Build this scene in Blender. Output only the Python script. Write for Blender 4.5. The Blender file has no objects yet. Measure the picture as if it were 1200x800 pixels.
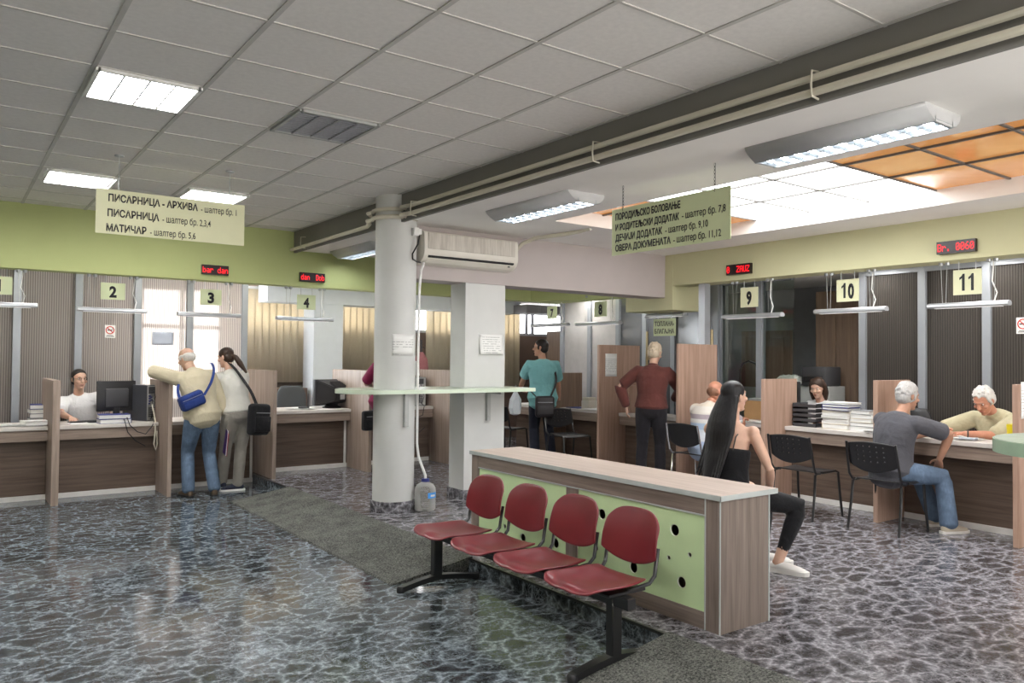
import bpy, bmesh, math, random
from mathutils import Vector, Matrix
random.seed(7)
SC = bpy.context.scene
COL = SC.collection
R = math.radians
PI = math.pi
V = Vector

# ---------------------------------------------------------------- camera
YAW, PIT, ROL, FPX, EYE = 0.942826862, 0.0222354947, 0.00933751, 917.5, 1.6
f = V((math.cos(YAW) * math.cos(PIT), math.sin(YAW) * math.cos(PIT), math.sin(PIT)))
r = V((math.sin(YAW), -math.cos(YAW), 0)); u = r.cross(f)
r2 = r * math.cos(ROL) + u * math.sin(ROL); u2 = u * math.cos(ROL) - r * math.sin(ROL)
cam = bpy.data.cameras.new('camera'); cam.sensor_width = 36; cam.lens = FPX / 1200 * 36
cam.clip_start = .05; cam.clip_end = 200
camo = bpy.data.objects.new('camera', cam); COL.objects.link(camo)
M = Matrix.Identity(4)
for i, a in enumerate((r2, u2, -f)):
    for k in range(3): M[k][i] = a[k]
M.translation = V((0, 0, EYE)); camo.matrix_world = M
SC.camera = camo

# ---------------------------------------------------------------- world, exposure
w = bpy.data.worlds.new('world'); SC.world = w; w.use_nodes = True
_t = w.node_tree; _bg = _t.nodes['Background']
_tc = _t.nodes.new('ShaderNodeTexCoord'); _sp = _t.nodes.new('ShaderNodeSeparateXYZ'); _rp = _t.nodes.new('ShaderNodeValToRGB')
_t.links.new(_tc.outputs['Generated'], _sp.inputs[0]); _t.links.new(_sp.outputs['Z'], _rp.inputs[0]); _t.links.new(_rp.outputs[0], _bg.inputs[0])
_rp.color_ramp.elements[0].position = .0; _rp.color_ramp.elements[0].color = (1, .95, .89, 1)      # bright lower half added to lift the ceilings
_rp.color_ramp.elements[1].position = .03; _rp.color_ramp.elements[1].color = (.16, .165, .17, 1)  # overcast sky
_bg.inputs[1].default_value = 3.4
SC.view_settings.view_transform = 'Standard'; SC.view_settings.look = 'None'
SC.view_settings.exposure = 0.9; SC.view_settings.gamma = 1; SC.view_settings.use_curve_mapping = False
TROFFER, SURFACE, SKYLIGHT, WINDOW, CLERESTORY, TUBE = 22.0, 17.0, 4.6, 13.0, 4.0, .25
CLERK_FILL = 13.0

# ---------------------------------------------------------------- helpers
MW = {}
def mw(o): return MW.get(o.name, Matrix.Identity(4)) if o else Matrix.Identity(4)

def thing(name, label, cat, loc=(0, 0, 0), rotz=0, group=None):
    o = bpy.data.objects.new(name, None); COL.objects.link(o)
    o.location = loc; o.rotation_euler = (0, 0, rotz); o.empty_display_size = .1
    MW[o.name] = Matrix.Translation(V(loc)) @ Matrix.Rotation(rotz, 4, 'Z')
    return tag(o, label, cat, group)

def tag(o, label, cat, group=None):
    o['label'] = label; o['category'] = cat
    if group: o['group'] = group
    return o

def struct(o):
    o['kind'] = 'structure'; return o

def dup(root, loc, rotz, label, group=None):
    r_ = root.copy(); COL.objects.link(r_); r_.location = loc; r_.rotation_euler = (0, 0, rotz); r_['label'] = label
    if group: r_['group'] = group
    MW[r_.name] = Matrix.Translation(V(loc)) @ Matrix.Rotation(rotz, 4, 'Z')
    for ch in [c for c in bpy.data.objects if c.parent == root]:
        c = ch.copy(); COL.objects.link(c); c.parent = r_
        for g in [q for q in bpy.data.objects if q.parent == ch]:
            d = g.copy(); COL.objects.link(d); d.parent = c
    return r_

class MB:
    """collects shapes, then links them as one mesh object"""
    def __init__(s): s.bm = bmesh.new()
    def box(s, x0, x1, y0, y1, z0, z1, bev=0, seg=1, rot=None):
        n0 = len(s.bm.verts)
        g = bmesh.ops.create_cube(s.bm, size=1)
        vs = g['verts']
        for v in vs:
            v.co = V(((x0 + x1) / 2 + v.co.x * (x1 - x0), (y0 + y1) / 2 + v.co.y * (y1 - y0), (z0 + z1) / 2 + v.co.z * (z1 - z0)))
        if rot is not None:
            c = V(((x0 + x1) / 2, (y0 + y1) / 2, (z0 + z1) / 2))
            for v in vs: v.co = c + rot @ (v.co - c)
        if bev:
            es = list({e for v in vs for e in v.link_edges})
            bmesh.ops.bevel(s.bm, geom=es, offset=bev, segments=seg, affect='EDGES', profile=.5)
        return s
    def tube(s, pts, r_, seg=8, closed=False):
        pts = [V(p) for p in pts]; n = len(pts)
        rs = r_ if isinstance(r_, (list, tuple)) else [r_] * n
        rings = []; ref = None
        for i, p in enumerate(pts):
            if closed: t = (pts[(i + 1) % n] - pts[i - 1]).normalized()
            else: t = (pts[min(i + 1, n - 1)] - pts[max(i - 1, 0)]).normalized()
            if ref is None: ref = V((0, 0, 1)) if abs(t.z) < .9 else V((1, 0, 0))
            a = t.cross(ref).normalized(); b = a.cross(t).normalized(); ref = b
            rings.append([s.bm.verts.new(p + (a * math.cos(2 * PI * k / seg) + b * math.sin(2 * PI * k / seg)) * rs[i]) for k in range(seg)])
        for i in range(n if closed else n - 1):
            A, B = rings[i], rings[(i + 1) % n]
            for k in range(seg): s.bm.faces.new((A[k], A[(k + 1) % seg], B[(k + 1) % seg], B[k]))
        if not closed:
            s.bm.faces.new(rings[0][::-1]); s.bm.faces.new(rings[-1])
        return s
    def flatbar(s, pts, wdt, thk, side):
        """a bar of rectangular section along pts; side = the width direction"""
        pts = [V(p) for p in pts]; side = V(side).normalized(); rings = []
        for i, p in enumerate(pts):
            t = (pts[min(i + 1, len(pts) - 1)] - pts[max(i - 1, 0)]).normalized()
            nrm = t.cross(side).normalized()
            rings.append([s.bm.verts.new(p + side * a * wdt / 2 + nrm * b * thk / 2) for a, b in ((-1, -1), (1, -1), (1, 1), (-1, 1))])
        for A, B in zip(rings, rings[1:]):
            for k in range(4): s.bm.faces.new((A[k], A[(k + 1) % 4], B[(k + 1) % 4], B[k]))
        s.bm.faces.new(rings[0][::-1]); s.bm.faces.new(rings[-1]); return s
    def prism(s, poly, z0, z1):
        A = [s.bm.verts.new((x, y, z0)) for x, y in poly]; B = [s.bm.verts.new((x, y, z1)) for x, y in poly]
        n = len(poly)
        for k in range(n): s.bm.faces.new((A[k], A[(k + 1) % n], B[(k + 1) % n], B[k]))
        s.bm.faces.new(A[::-1]); s.bm.faces.new(B); return s
    def poly3(s, pts, ext):
        """polygon of 3-D points, thickened by the vector ext"""
        ext = V(ext); A = [s.bm.verts.new(V(p)) for p in pts]; B = [s.bm.verts.new(V(p) + ext) for p in pts]; n = len(pts)
        for k in range(n): s.bm.faces.new((A[k], A[(k + 1) % n], B[(k + 1) % n], B[k]))
        s.bm.faces.new(A[::-1]); s.bm.faces.new(B); return s
    def lathe(s, prof, c=(0, 0, 0), seg=24):
        c = V(c); rings = []
        for r_, z in prof:
            rings.append([s.bm.verts.new(c + V((r_ * math.cos(2 * PI * k / seg), r_ * math.sin(2 * PI * k / seg), z))) for k in range(seg)])
        for A, B in zip(rings, rings[1:]):
            for k in range(seg): s.bm.faces.new((A[k], A[(k + 1) % seg], B[(k + 1) % seg], B[k]))
        s.bm.faces.new(rings[0][::-1]); s.bm.faces.new(rings[-1]); return s
    def ell(s, c, rad, rot=None, seg=20, rings=12):
        g = bmesh.ops.create_uvsphere(s.bm, u_segments=seg, v_segments=rings, radius=1)
        c = V(c)
        for v in g['verts']:
            p = V((v.co.x * rad[0], v.co.y * rad[1], v.co.z * rad[2])); v.co = c + (rot @ p if rot is not None else p)
        return s
    def sheet(s, grid, thk=0):
        """grid[i][j] of points (None = hole corner) to quads"""
        vs = [[s.bm.verts.new(V(p)) if p is not None else None for p in row] for row in grid]
        for i in range(len(vs) - 1):
            for j in range(len(vs[0]) - 1):
                q = (vs[i][j], vs[i][j + 1], vs[i + 1][j + 1], vs[i + 1][j])
                if all(x is not None for x in q): s.bm.faces.new(q)
        return s
    def build(s, name, mat, parent=None, world=True, smooth=40, solid=0, sub=0, recalc=True):
        if recalc: bmesh.ops.recalc_face_normals(s.bm, faces=s.bm.faces)
        me = bpy.data.meshes.new(name); s.bm.to_mesh(me); s.bm.free()
        return link(name, me, mat, parent, world, smooth, solid, sub)

def link(name, me, mat, parent=None, world=True, smooth=40, solid=0, sub=0):
    if parent and world: me.transform(mw(parent).inverted())
    if mat: me.materials.append(mat)
    if smooth:
        me.polygons.foreach_set('use_smooth', [True] * len(me.polygons))
        if smooth < 180: me.set_sharp_from_angle(angle=R(smooth))
    o = bpy.data.objects.new(name, me); COL.objects.link(o)
    if solid:
        md = o.modifiers.new('solid', 'SOLIDIFY'); md.thickness = solid; md.offset = 0
    if sub:
        md = o.modifiers.new('sub', 'SUBSURF'); md.levels = sub; md.render_levels = sub
    if parent:
        o.parent = parent; MW[o.name] = mw(parent)
    return o

def baked(o):
    dg = bpy.context.evaluated_depsgraph_get(); dg.update()
    return bpy.data.meshes.new_from_object(o.evaluated_get(dg), depsgraph=dg)

def rrect(w, h, r_, n=5):
    out = []
    for cx, cy, a0 in ((w / 2 - r_, h / 2 - r_, 0), (-w / 2 + r_, h / 2 - r_, 90), (-w / 2 + r_, -h / 2 + r_, 180), (w / 2 - r_, -h / 2 + r_, 270)):
        for k in range(n + 1):
            a = R(a0 + 90 * k / n); out.append((cx + r_ * math.cos(a), cy + r_ * math.sin(a)))
    return out

# ---------------------------------------------------------------- materials
MATS = {}
class NT:
    def __init__(s, name):
        s.m = bpy.data.materials.new(name); s.m.use_nodes = True; s.t = s.m.node_tree
        s.b = s.t.nodes['Principled BSDF']; s.out = s.t.nodes['Material Output']
    def n(s, typ, **k):
        nd = s.t.nodes.new(typ)
        for a, b in k.items():
            if a.startswith('i_'): nd.inputs[int(a[2:])].default_value = b
            else: setattr(nd, a, b)
        return nd
    def l(s, a, b): s.t.links.new(a, b)
    def coords(s, scale=(1, 1, 1), kind='Object', rot=(0, 0, 0)):
        c = s.n('ShaderNodeTexCoord'); mp = s.n('ShaderNodeMapping'); mp.inputs['Scale'].default_value = scale; mp.inputs['Rotation'].default_value = rot
        if kind == 'Position':
            g = s.n('ShaderNodeNewGeometry'); s.l(g.outputs['Position'], mp.inputs[0])
        else: s.l(c.outputs[kind], mp.inputs[0])
        return mp.outputs[0]
    def noise(s, vec, scale, detail=4, rough=.55, dist=0):
        nd = s.n('ShaderNodeTexNoise'); nd.inputs['Scale'].default_value = scale; nd.inputs['Detail'].default_value = detail
        nd.inputs['Roughness'].default_value = rough; nd.inputs['Distortion'].default_value = dist
        s.l(vec, nd.inputs['Vector']); return nd
    def ramp(s, fac, stops, interp='LINEAR'):
        nd = s.n('ShaderNodeValToRGB'); cr = nd.color_ramp; cr.interpolation = interp
        while len(cr.elements) < len(stops): cr.elements.new(.5)
        for e, (p, c) in zip(cr.elements, stops):
            e.position = p; e.color = (*c, 1) if len(c) == 3 else c
        s.l(fac, nd.inputs[0]); return nd.outputs[0]
    def mix(s, fac, a, b, mode='MIX'):
        nd = s.n('ShaderNodeMixRGB', blend_type=mode)
        for i, v in ((0, fac), (1, a), (2, b)):
            if hasattr(v, 'links') or hasattr(v, 'is_linked'): s.l(v, nd.inputs[i])
            else: nd.inputs[i].default_value = v if i == 0 else (*v, 1)
        return nd.outputs[0]
    def math(s, op, a, b=0.0, clamp=False):
        nd = s.n('ShaderNodeMath', operation=op, use_clamp=clamp)
        for i, v in enumerate((a, b)):
            if hasattr(v, 'is_linked'): s.l(v, nd.inputs[i])
            else: nd.inputs[i].default_value = v
        return nd.outputs[0]
    def bump(s, h, strength=.2, dist=.01):
        nd = s.n('ShaderNodeBump'); nd.inputs['Strength'].default_value = strength; nd.inputs['Distance'].default_value = dist
        s.l(h, nd.inputs['Height']); s.l(nd.outputs[0], s.b.inputs['Normal'])
    def base(s, c):
        if hasattr(c, 'is_linked'): s.l(c, s.b.inputs['Base Color'])
        else: s.b.inputs['Base Color'].default_value = (*c, 1)
        return s
    def p(s, **k):
        names = dict(rough='Roughness', metal='Metallic', spec='Specular IOR Level', trans='Transmission Weight', coat='Coat Weight', alpha='Alpha', sub='Subsurface Weight', sheen='Sheen Weight', ior='IOR')
        for a, b in k.items(): s.b.inputs[names[a]].default_value = b
        return s

def plain(name, col, rough=.5, metal=0, var=.06, scale=8, bump=0, bscale=200, coat=0, spec=.5):
    """painted / plastic / metal surface with slight tonal variation and grain"""
    t = NT(name); v = t.coords()
    nz = t.noise(v, scale, 4)
    t.base(t.ramp(nz.outputs['Fac'], [(.3, tuple(c * (1 - var) for c in col)), (.7, tuple(min(1, c * (1 + var)) for c in col))]))
    t.p(rough=rough, metal=metal, coat=coat, spec=spec)
    if bump:
        b = t.noise(v, bscale, 3); t.bump(b.outputs['Fac'], bump, .002)
    return t.m

def cloth(name, col, var=.12, fold=.5, scale=9, rough=.9, fine=350):
    t = NT(name); v = t.coords()
    a = t.noise(v, scale, 3, .5, .6); b = t.noise(v, fine, 2)
    t.base(t.ramp(t.math('ADD', t.math('MULTIPLY', a.outputs['Fac'], .6), t.math('MULTIPLY', b.outputs['Fac'], .4)), [(.3, tuple(c * (1 - var) for c in col)), (.7, tuple(min(1, c * (1 + var)) for c in col))]))
    t.p(rough=rough, spec=.2, sheen=.1)
    t.bump(t.math('ADD', a.outputs['Fac'], t.math('MULTIPLY', b.outputs['Fac'], .06)), fold, .03)
    return t.m

def wood(name, axis, ca, cb, rough=.5, kind='Position'):
    """laminate with grain along one axis"""
    t = NT(name); sc = [26, 26, 26]; sc[axis] = 1.3
    v = t.coords(tuple(sc), kind)
    a = t.noise(v, 1.0, 5, .6, .3)
    sc2 = [110, 110, 110]; sc2[axis] = 3
    b = t.noise(t.coords(tuple(sc2), kind), 1.0, 3, .6)
    c = t.math('ADD', t.math('MULTIPLY', a.outputs['Fac'], .7), t.math('MULTIPLY', b.outputs['Fac'], .3))
    t.base(t.ramp(c, [(.34, ca), (.5, tuple((x + y) / 2 for x, y in zip(ca, cb))), (.68, cb)]))
    t.p(rough=rough, spec=.35); t.bump(b.outputs['Fac'], .12, .002)
    return t.m

def marble(name, vein, dark, mid, scale, rough, gx, gy, thick):
    t = NT(name); v = t.coords(kind='Position')
    n1 = t.noise(v, 2.6, 4, .6)
    ad = t.n('ShaderNodeVectorMath', operation='SCALE'); t.l(n1.outputs['Color'], ad.inputs[0]); ad.inputs['Scale'].default_value = .22
    n1b = t.noise(v, 16, 4, .7)
    adb = t.n('ShaderNodeVectorMath', operation='SCALE'); t.l(n1b.outputs['Color'], adb.inputs[0]); adb.inputs['Scale'].default_value = .075
    w0 = t.n('ShaderNodeVectorMath', operation='ADD'); t.l(v, w0.inputs[0]); t.l(ad.outputs[0], w0.inputs[1])
    w1 = t.n('ShaderNodeVectorMath', operation='ADD'); t.l(w0.outputs[0], w1.inputs[0]); t.l(adb.outputs[0], w1.inputs[1])
    def vor(vec, sx, sy, sc):
        mp = t.n('ShaderNodeMapping'); mp.inputs['Scale'].default_value = (sx, sy, 1); mp.inputs['Rotation'].default_value = (0, 0, -.94 + PI / 2); t.l(vec, mp.inputs[0])
        q = t.n('ShaderNodeTexVoronoi', feature='DISTANCE_TO_EDGE', voronoi_dimensions='3D'); q.inputs['Scale'].default_value = sc; t.l(mp.outputs[0], q.inputs['Vector']); return q.outputs['Distance']
    d1 = vor(w1.outputs[0], gx, gy, scale); d2 = vor(w1.outputs[0], gx, gy, scale * 2.3); d3 = vor(w1.outputs[0], gx * 1.2, gy * .8, scale * 4.6)
    v1 = t.ramp(d1, [(0, (1, 1, 1)), (thick, (.62, .62, .62)), (thick * 4, (.2, .2, .2)), (.3, (.0, .0, .0))])
    v2 = t.ramp(d2, [(0, (.95, .95, .95)), (thick * 1.3, (.35, .35, .35)), (thick * 4, (0, 0, 0))])
    v3 = t.ramp(d3, [(0, (.7, .7, .7)), (thick * 2.4, (.2, .2, .2)), (thick * 5, (0, 0, 0))])
    patch = t.noise(v, 3.4, 4, .6, .5)
    v2m = t.mix(1.0, v2, t.ramp(patch.outputs['Fac'], [(.38, (.15, .15, .15)), (.62, (1, 1, 1))]), 'MULTIPLY')
    v3m = t.mix(1.0, v3, t.ramp(patch.outputs['Fac'], [(.42, (.1, .1, .1)), (.6, (1, 1, 1))]), 'MULTIPLY')
    veins = t.mix(1.0, t.mix(1.0, v1, v2m, 'LIGHTEN'), v3m, 'LIGHTEN')
    grain = t.noise(v, 30, 5, .7); tone = t.noise(v, 7, 4, .65)
    ground = t.ramp(t.math('ADD', t.math('MULTIPLY', grain.outputs['Fac'], .45), t.math('MULTIPLY', tone.outputs['Fac'], .55)), [(.36, dark), (.64, mid)])
    streak = t.ramp(grain.outputs['Fac'], [(.35, (.25, .25, .25)), (.62, (1, 1, 1))])
    c = t.mix(t.mix(1.0, veins, streak, 'MULTIPLY'), ground, vein)
    br = t.n('ShaderNodeTexBrick'); br.offset = 0; br.inputs['Scale'].default_value = 1; br.inputs['Mortar Size'].default_value = .0022; br.inputs['Brick Width'].default_value = .45; br.inputs['Row Height'].default_value = .45; br.inputs['Mortar Smooth'].default_value = 0
    t.l(v, br.inputs['Vector']); c = t.mix(t.math('MULTIPLY', br.outputs['Fac'], .55), c, (.07, .055, .045))
    t.base(c); t.p(rough=rough, spec=.28)
    t.bump(t.noise(v, 9, 2).outputs['Fac'], .02, .004)
    return t.m

def emit(name, col, strength, rib=None):
    t = NT(name); t.base((.9, .9, .9)); t.b.inputs['Emission Color'].default_value = (*col, 1); t.b.inputs['Emission Strength'].default_value = strength
    t.p(rough=.4); return t.m

m_floor_l = marble('dark veined floor tile', (.37, .43, .48), (.004, .005, .006), (.032, .036, .039), 6.6, .1, .8, 1.3, .026)
m_floor_r = marble('grey veined floor tile', (.48, .47, .51), (.008, .007, .009), (.052, .049, .053), 6.2, .18, .8, 1.4, .04)
m_tile = plain('ceiling tile', (.80, .77, .74), .9, var=.04, scale=30, bump=.25, bscale=160)
m_grid = plain('ceiling grid', (.56, .54, .51), .6)
m_post = plain('grey post aluminium', (.30, .32, .35), .45, .3, var=.03)
m_lamp = plain('pale grey lamp housing', (.58, .585, .60), .35, .15, var=.03)
m_bar = plain('skylight bar grey', (.13, .12, .11), .5)
m_plaster = plain('white plaster', (.92, .89, .86), .85, var=.03, scale=2, bump=.05, bscale=90)
m_lilac = plain('grey lilac paint', (.46, .41, .40), .8, var=.03, scale=3, bump=.05)
m_beam = plain('dark grey paint', (.21, .2, .185), .8, var=.04, scale=3, bump=.05)
m_green = plain('lime green wall paint', (.50, .55, .25), .8, var=.03, scale=2, bump=.06, bscale=80)
m_greenr = plain('pale olive wall paint', (.60, .58, .36), .8, var=.03, scale=2, bump=.06, bscale=80)
m_column = plain('white column paint', (.60, .605, .59), .6, var=.03, scale=4, bump=.05)
m_bluewhite = plain('cool white paint', (.68, .72, .76), .7, var=.02)
m_greypanel = plain('grey board', (.30, .30, .32), .6)
m_brown = plain('dark brown board', (.14, .095, .075), .7, var=.08, scale=6)
m_wallback = plain('dim back wall paint', (.24, .2, .165), .8)
W_A, W_B = (.20, .15, .122), (.385, .305, .25)
m_wx = wood('grey oak laminate lengthwise', 0, W_A, W_B)
m_wy = wood('grey oak laminate crosswise', 1, W_A, W_B)
m_wz = wood('grey oak laminate upright', 2, (.25, .19, .155), (.44, .35, .29))
m_wdx = wood('brown laminate lengthwise', 0, (.085, .058, .044), (.17, .122, .094))
m_wdy = wood('brown laminate crosswise', 1, (.085, .058, .044), (.17, .122, .094))
m_cab = wood('brown cabinet laminate', 2, (.14, .095, .07), (.25, .175, .125))
m_pink = wood('rosy oak laminate upright', 2, (.32, .2, .145), (.5, .34, .265))
m_desk = wood('taupe oak laminate', 1, (.16, .125, .105), (.31, .25, .215))
m_deskz = wood('taupe oak laminate upright', 2, (.16, .125, .105), (.31, .25, .215))
m_desktop = wood('pale oak laminate', 1, (.42, .33, .275), (.60, .5, .44), .4)
m_edge = plain('grey edge band', (.50, .54, .53), .4)
m_top = plain('pale worktop laminate', (.66, .62, .585), .4, var=.03)
m_white = plain('white plastic', (.8, .8, .78), .4)
m_kick = plain('white kick strip', (.72, .70, .67), .5)
m_alu = plain('satin aluminium', (.52, .54, .57), .4, .6, var=.03)
m_alud = plain('grey aluminium', (.33, .34, .37), .45, .4, var=.03)
m_chrome = plain('chrome', (.8, .8, .8), .12, 1)
m_black = plain('black plastic', (.014, .014, .016), .4, bump=.05)
m_blackm = plain('black metal', (.012, .012, .013), .32, coat=.3)
m_dgrey = plain('dark grey plastic', (.05, .05, .055), .5)
m_lgrey = plain('grey plastic', (.42, .43, .42), .5)
m_red = plain('oxblood plastic', (.17, .015, .022), .34, var=.12, scale=5, bump=.04, bscale=300, coat=.15)
m_pgreen = plain('pale green panel', (.62, .80, .45), .45, var=.02)
m_sgreen = plain('pale green sign board', (.62, .68, .42), .5, var=.02)
m_scream = plain('cream sign board', (.72, .72, .48), .5, var=.02)
m_shelfg = plain('mint edge glass board', (.60, .70, .55), .25, var=.03)
m_ink = plain('black lettering', (.012, .012, .016), .6, var=0)
m_cream = plain('cream plastic', (.70, .665, .60), .4, var=.02)
m_pipe = plain('cream conduit', (.62, .58, .48), .5, var=.03)
m_paper = plain('white paper', (.82, .82, .80), .8, var=.02)
m_blue = plain('blue binder cloth', (.03, .04, .20), .6)
m_ledcase = plain('black display case', (.012, .004, .005), .3, var=0)
m_led = emit('red display dots', (1, .01, .02), 1.1); m_led.node_tree.nodes['Principled BSDF'].inputs['Base Color'].default_value = (.12, .0, .0, 1)
m_troffer = emit('fluorescent diffuser', (1, .985, .97), TROFFER)
m_surf = emit('fluorescent lamp strip', (.93, .97, 1), SURFACE)
m_tube = emit('counter lamp tube', (1, .98, .95), TUBE)
m_sky = emit('daylit skylight panel', (.97, .99, 1), SKYLIGHT)
m_window = emit('daylit window', (.93, .97, 1), WINDOW)
m_clere = emit('daylit clerestory', (.97, .98, 1), CLERESTORY)
m_carpet = None
def _carpet():
    t = NT('grey ribbed carpet'); v = t.coords()
    a = t.noise(v, 75, 3, .85); b = t.noise(v, 5, 3)
    t.base(t.ramp(t.math('ADD', t.math('MULTIPLY', a.outputs['Fac'], .8), t.math('MULTIPLY', b.outputs['Fac'], .2)), [(.4, (.03, .032, .03)), (.6, (.2, .203, .185))]))
    t.p(rough=.95, spec=.1); t.bump(a.outputs['Fac'], .6, .006); return t.m
m_carpet = _carpet()
def _orange():
    t = NT('orange translucent panel'); v = t.coords(kind='Position')
    a = t.noise(v, 2.2, 3, .5, .8)
    t.base(t.ramp(a.outputs['Fac'], [(.35, (.52, .21, .055)), (.65, (.66, .32, .11))])); t.p(rough=.12, spec=.7)
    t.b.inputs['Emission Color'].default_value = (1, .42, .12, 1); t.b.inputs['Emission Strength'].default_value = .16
    t.bump(a.outputs['Fac'], .25, .02); return t.m
m_orange = _orange()
def _ribbed(name, col, tr, axis, clear):
    """corrugated polycarbonate: fine upright ribs, lets light through"""
    t = NT(name); v = t.coords(kind='Position')
    wv = t.n('ShaderNodeTexWave', bands_direction='XY'[axis]); wv.inputs['Scale'].default_value = 12.5; wv.inputs['Distortion'].default_value = 0
    t.l(v, wv.inputs['Vector'])
    c = t.ramp(wv.outputs['Fac'], [(.1, tuple(x * .55 for x in col)), (.8, col)])
    t.base(c); t.p(rough=.35, spec=.5); t.bump(wv.outputs['Fac'], .5, .01)
    tl = t.n('ShaderNodeBsdfTranslucent'); t.l(t.mix(1.0, c, tr, 'MULTIPLY'), tl.inputs[0])
    mx = t.n('ShaderNodeMixShader'); mx.inputs[0].default_value = .55
    t.l(t.b.outputs[0], mx.inputs[1]); t.l(tl.outputs[0], mx.inputs[2])
    tp = t.n('ShaderNodeBsdfRefraction'); tp.inputs['Roughness'].default_value = .32; tp.inputs['IOR'].default_value = 1.12; t.l(t.mix(1.0, c, tr, 'MULTIPLY'), tp.inputs[0]); m2 = t.n('ShaderNodeMixShader'); m2.inputs[0].default_value = clear
    t.l(mx.outputs[0], m2.inputs[1]); t.l(tp.outputs[0], m2.inputs[2]); t.l(m2.outputs[0], t.out.inputs[0]); return t.m
m_ribx = _ribbed('ribbed clear sheet', (.62, .57, .535), (1, 1, 1), 0, .4)
m_riby = _ribbed('ribbed shaded sheet', (.17, .15, .135), (.6, .55, .5), 1, .1)  # same ribbed sheet, its colour darkened for the dark space behind
def _glass():
    t = NT('clear glass'); t.base((.86, .92, .89)); t.p(rough=.02, trans=1, ior=1.45)
    tr = t.n('ShaderNodeBsdfTransparent'); tr.inputs[0].default_value = (.84, .9, .87, 1)
    fr = t.n('ShaderNodeFresnel'); fr.inputs[0].default_value = 1.45
    gl = t.n('ShaderNodeBsdfGlossy'); gl.inputs[1].default_value = .03
    mx = t.n('ShaderNodeMixShader'); t.l(fr.outputs[0], mx.inputs[0]); t.l(tr.outputs[0], mx.inputs[1]); t.l(gl.outputs[0], mx.inputs[2])
    t.l(mx.outputs[0], t.out.inputs[0]); return t.m
m_glass = _glass()
def _blind():
    t = NT('beige blind fabric'); v = t.coords((1, 1, 1), 'Position')
    a = t.noise(v, 120, 2); c = t.ramp(a.outputs['Fac'], [(.3, (.66, .59, .46)), (.7, (.76, .69, .56))])
    t.base(c); t.p(rough=.9, spec=.1)
    tl = t.n('ShaderNodeBsdfTranslucent'); t.l(c, tl.inputs[0])
    mx = t.n('ShaderNodeMixShader'); mx.inputs[0].default_value = .45
    t.l(t.b.outputs[0], mx.inputs[1]); t.l(tl.outputs[0], mx.inputs[2]); t.l(mx.outputs[0], t.out.inputs[0]); return t.m
m_blind = _blind()
def _bottle():
    t = NT('clear bottle plastic')
    tr = t.n('ShaderNodeBsdfTransparent'); tr.inputs[0].default_value = (.86, .86, .84, 1)
    t.base((.6, .6, .58)); t.p(rough=.15)
    lw = t.n('ShaderNodeLayerWeight'); lw.inputs[0].default_value = .35
    mx = t.n('ShaderNodeMixShader'); t.l(t.math('ADD', lw.outputs['Facing'], .25, True), mx.inputs[0]); t.l(tr.outputs[0], mx.inputs[1]); t.l(t.b.outputs[0], mx.inputs[2])
    t.l(mx.outputs[0], t.out.inputs[0]); return t.m
m_bottle = _bottle()
def _printed(ky=1.0):
    """sheet of paper with rows of illegible grey print"""
    t = NT('printed paper'); v = t.coords()
    sp = t.n('ShaderNodeSeparateXYZ'); t.l(v, sp.inputs[0])
    row = t.math('GREATER_THAN', t.math('SINE', t.math('MULTIPLY', sp.outputs['Z'], 2 * PI / .024)), .45)
    brk = t.math('GREATER_THAN', t.noise(t.coords((60, 60, 38)), 1, 1).outputs['Fac'], .43)
    blk = t.math('GREATER_THAN', t.noise(t.coords((3, 3, 14)), 1, 0).outputs['Fac'], .42)
    inx = t.math('LESS_THAN', t.math('ABSOLUTE', t.math('ADD', sp.outputs['X'], t.math('MULTIPLY', sp.outputs['Y'], ky))), .115)
    inz = t.math('LESS_THAN', t.math('ABSOLUTE', sp.outputs['Z']), .10)
    k = t.math('MULTIPLY', t.math('MULTIPLY', row, brk), t.math('MULTIPLY', t.math('MULTIPLY', inx, inz), blk))
    t.base(t.mix(t.math('MULTIPLY', k, .5), (.82, .82, .80), (.14, .14, .15))); t.p(rough=.7); return t.m
m_printed = _printed(); m_printed_bent = _printed(0.0)
def _striped():
    t = NT('striped polo knit'); v = t.coords(kind='Position')
    sp = t.n('ShaderNodeSeparateXYZ'); t.l(v, sp.inputs[0])
    k = t.math('MULTIPLY', t.math('SUBTRACT', sp.outputs['Z'], .55), 1 / .65)
    t.base(t.ramp(k, [(0, (.42, .50, .66)), (.22, (.66, .68, .72)), (.42, (.42, .52, .68)), (.53, (.7, .68, .66)), (.6, (.40, .34, .37)), (.68, (.72, .68, .62)), (.82, (.70, .62, .52)), (.92, (.74, .76, .78))], 'CONSTANT'))
    t.p(rough=.9); t.bump(t.noise(v, 9, 3).outputs['Fac'], .4, .03); return t.m
m_striped = _striped()

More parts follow.
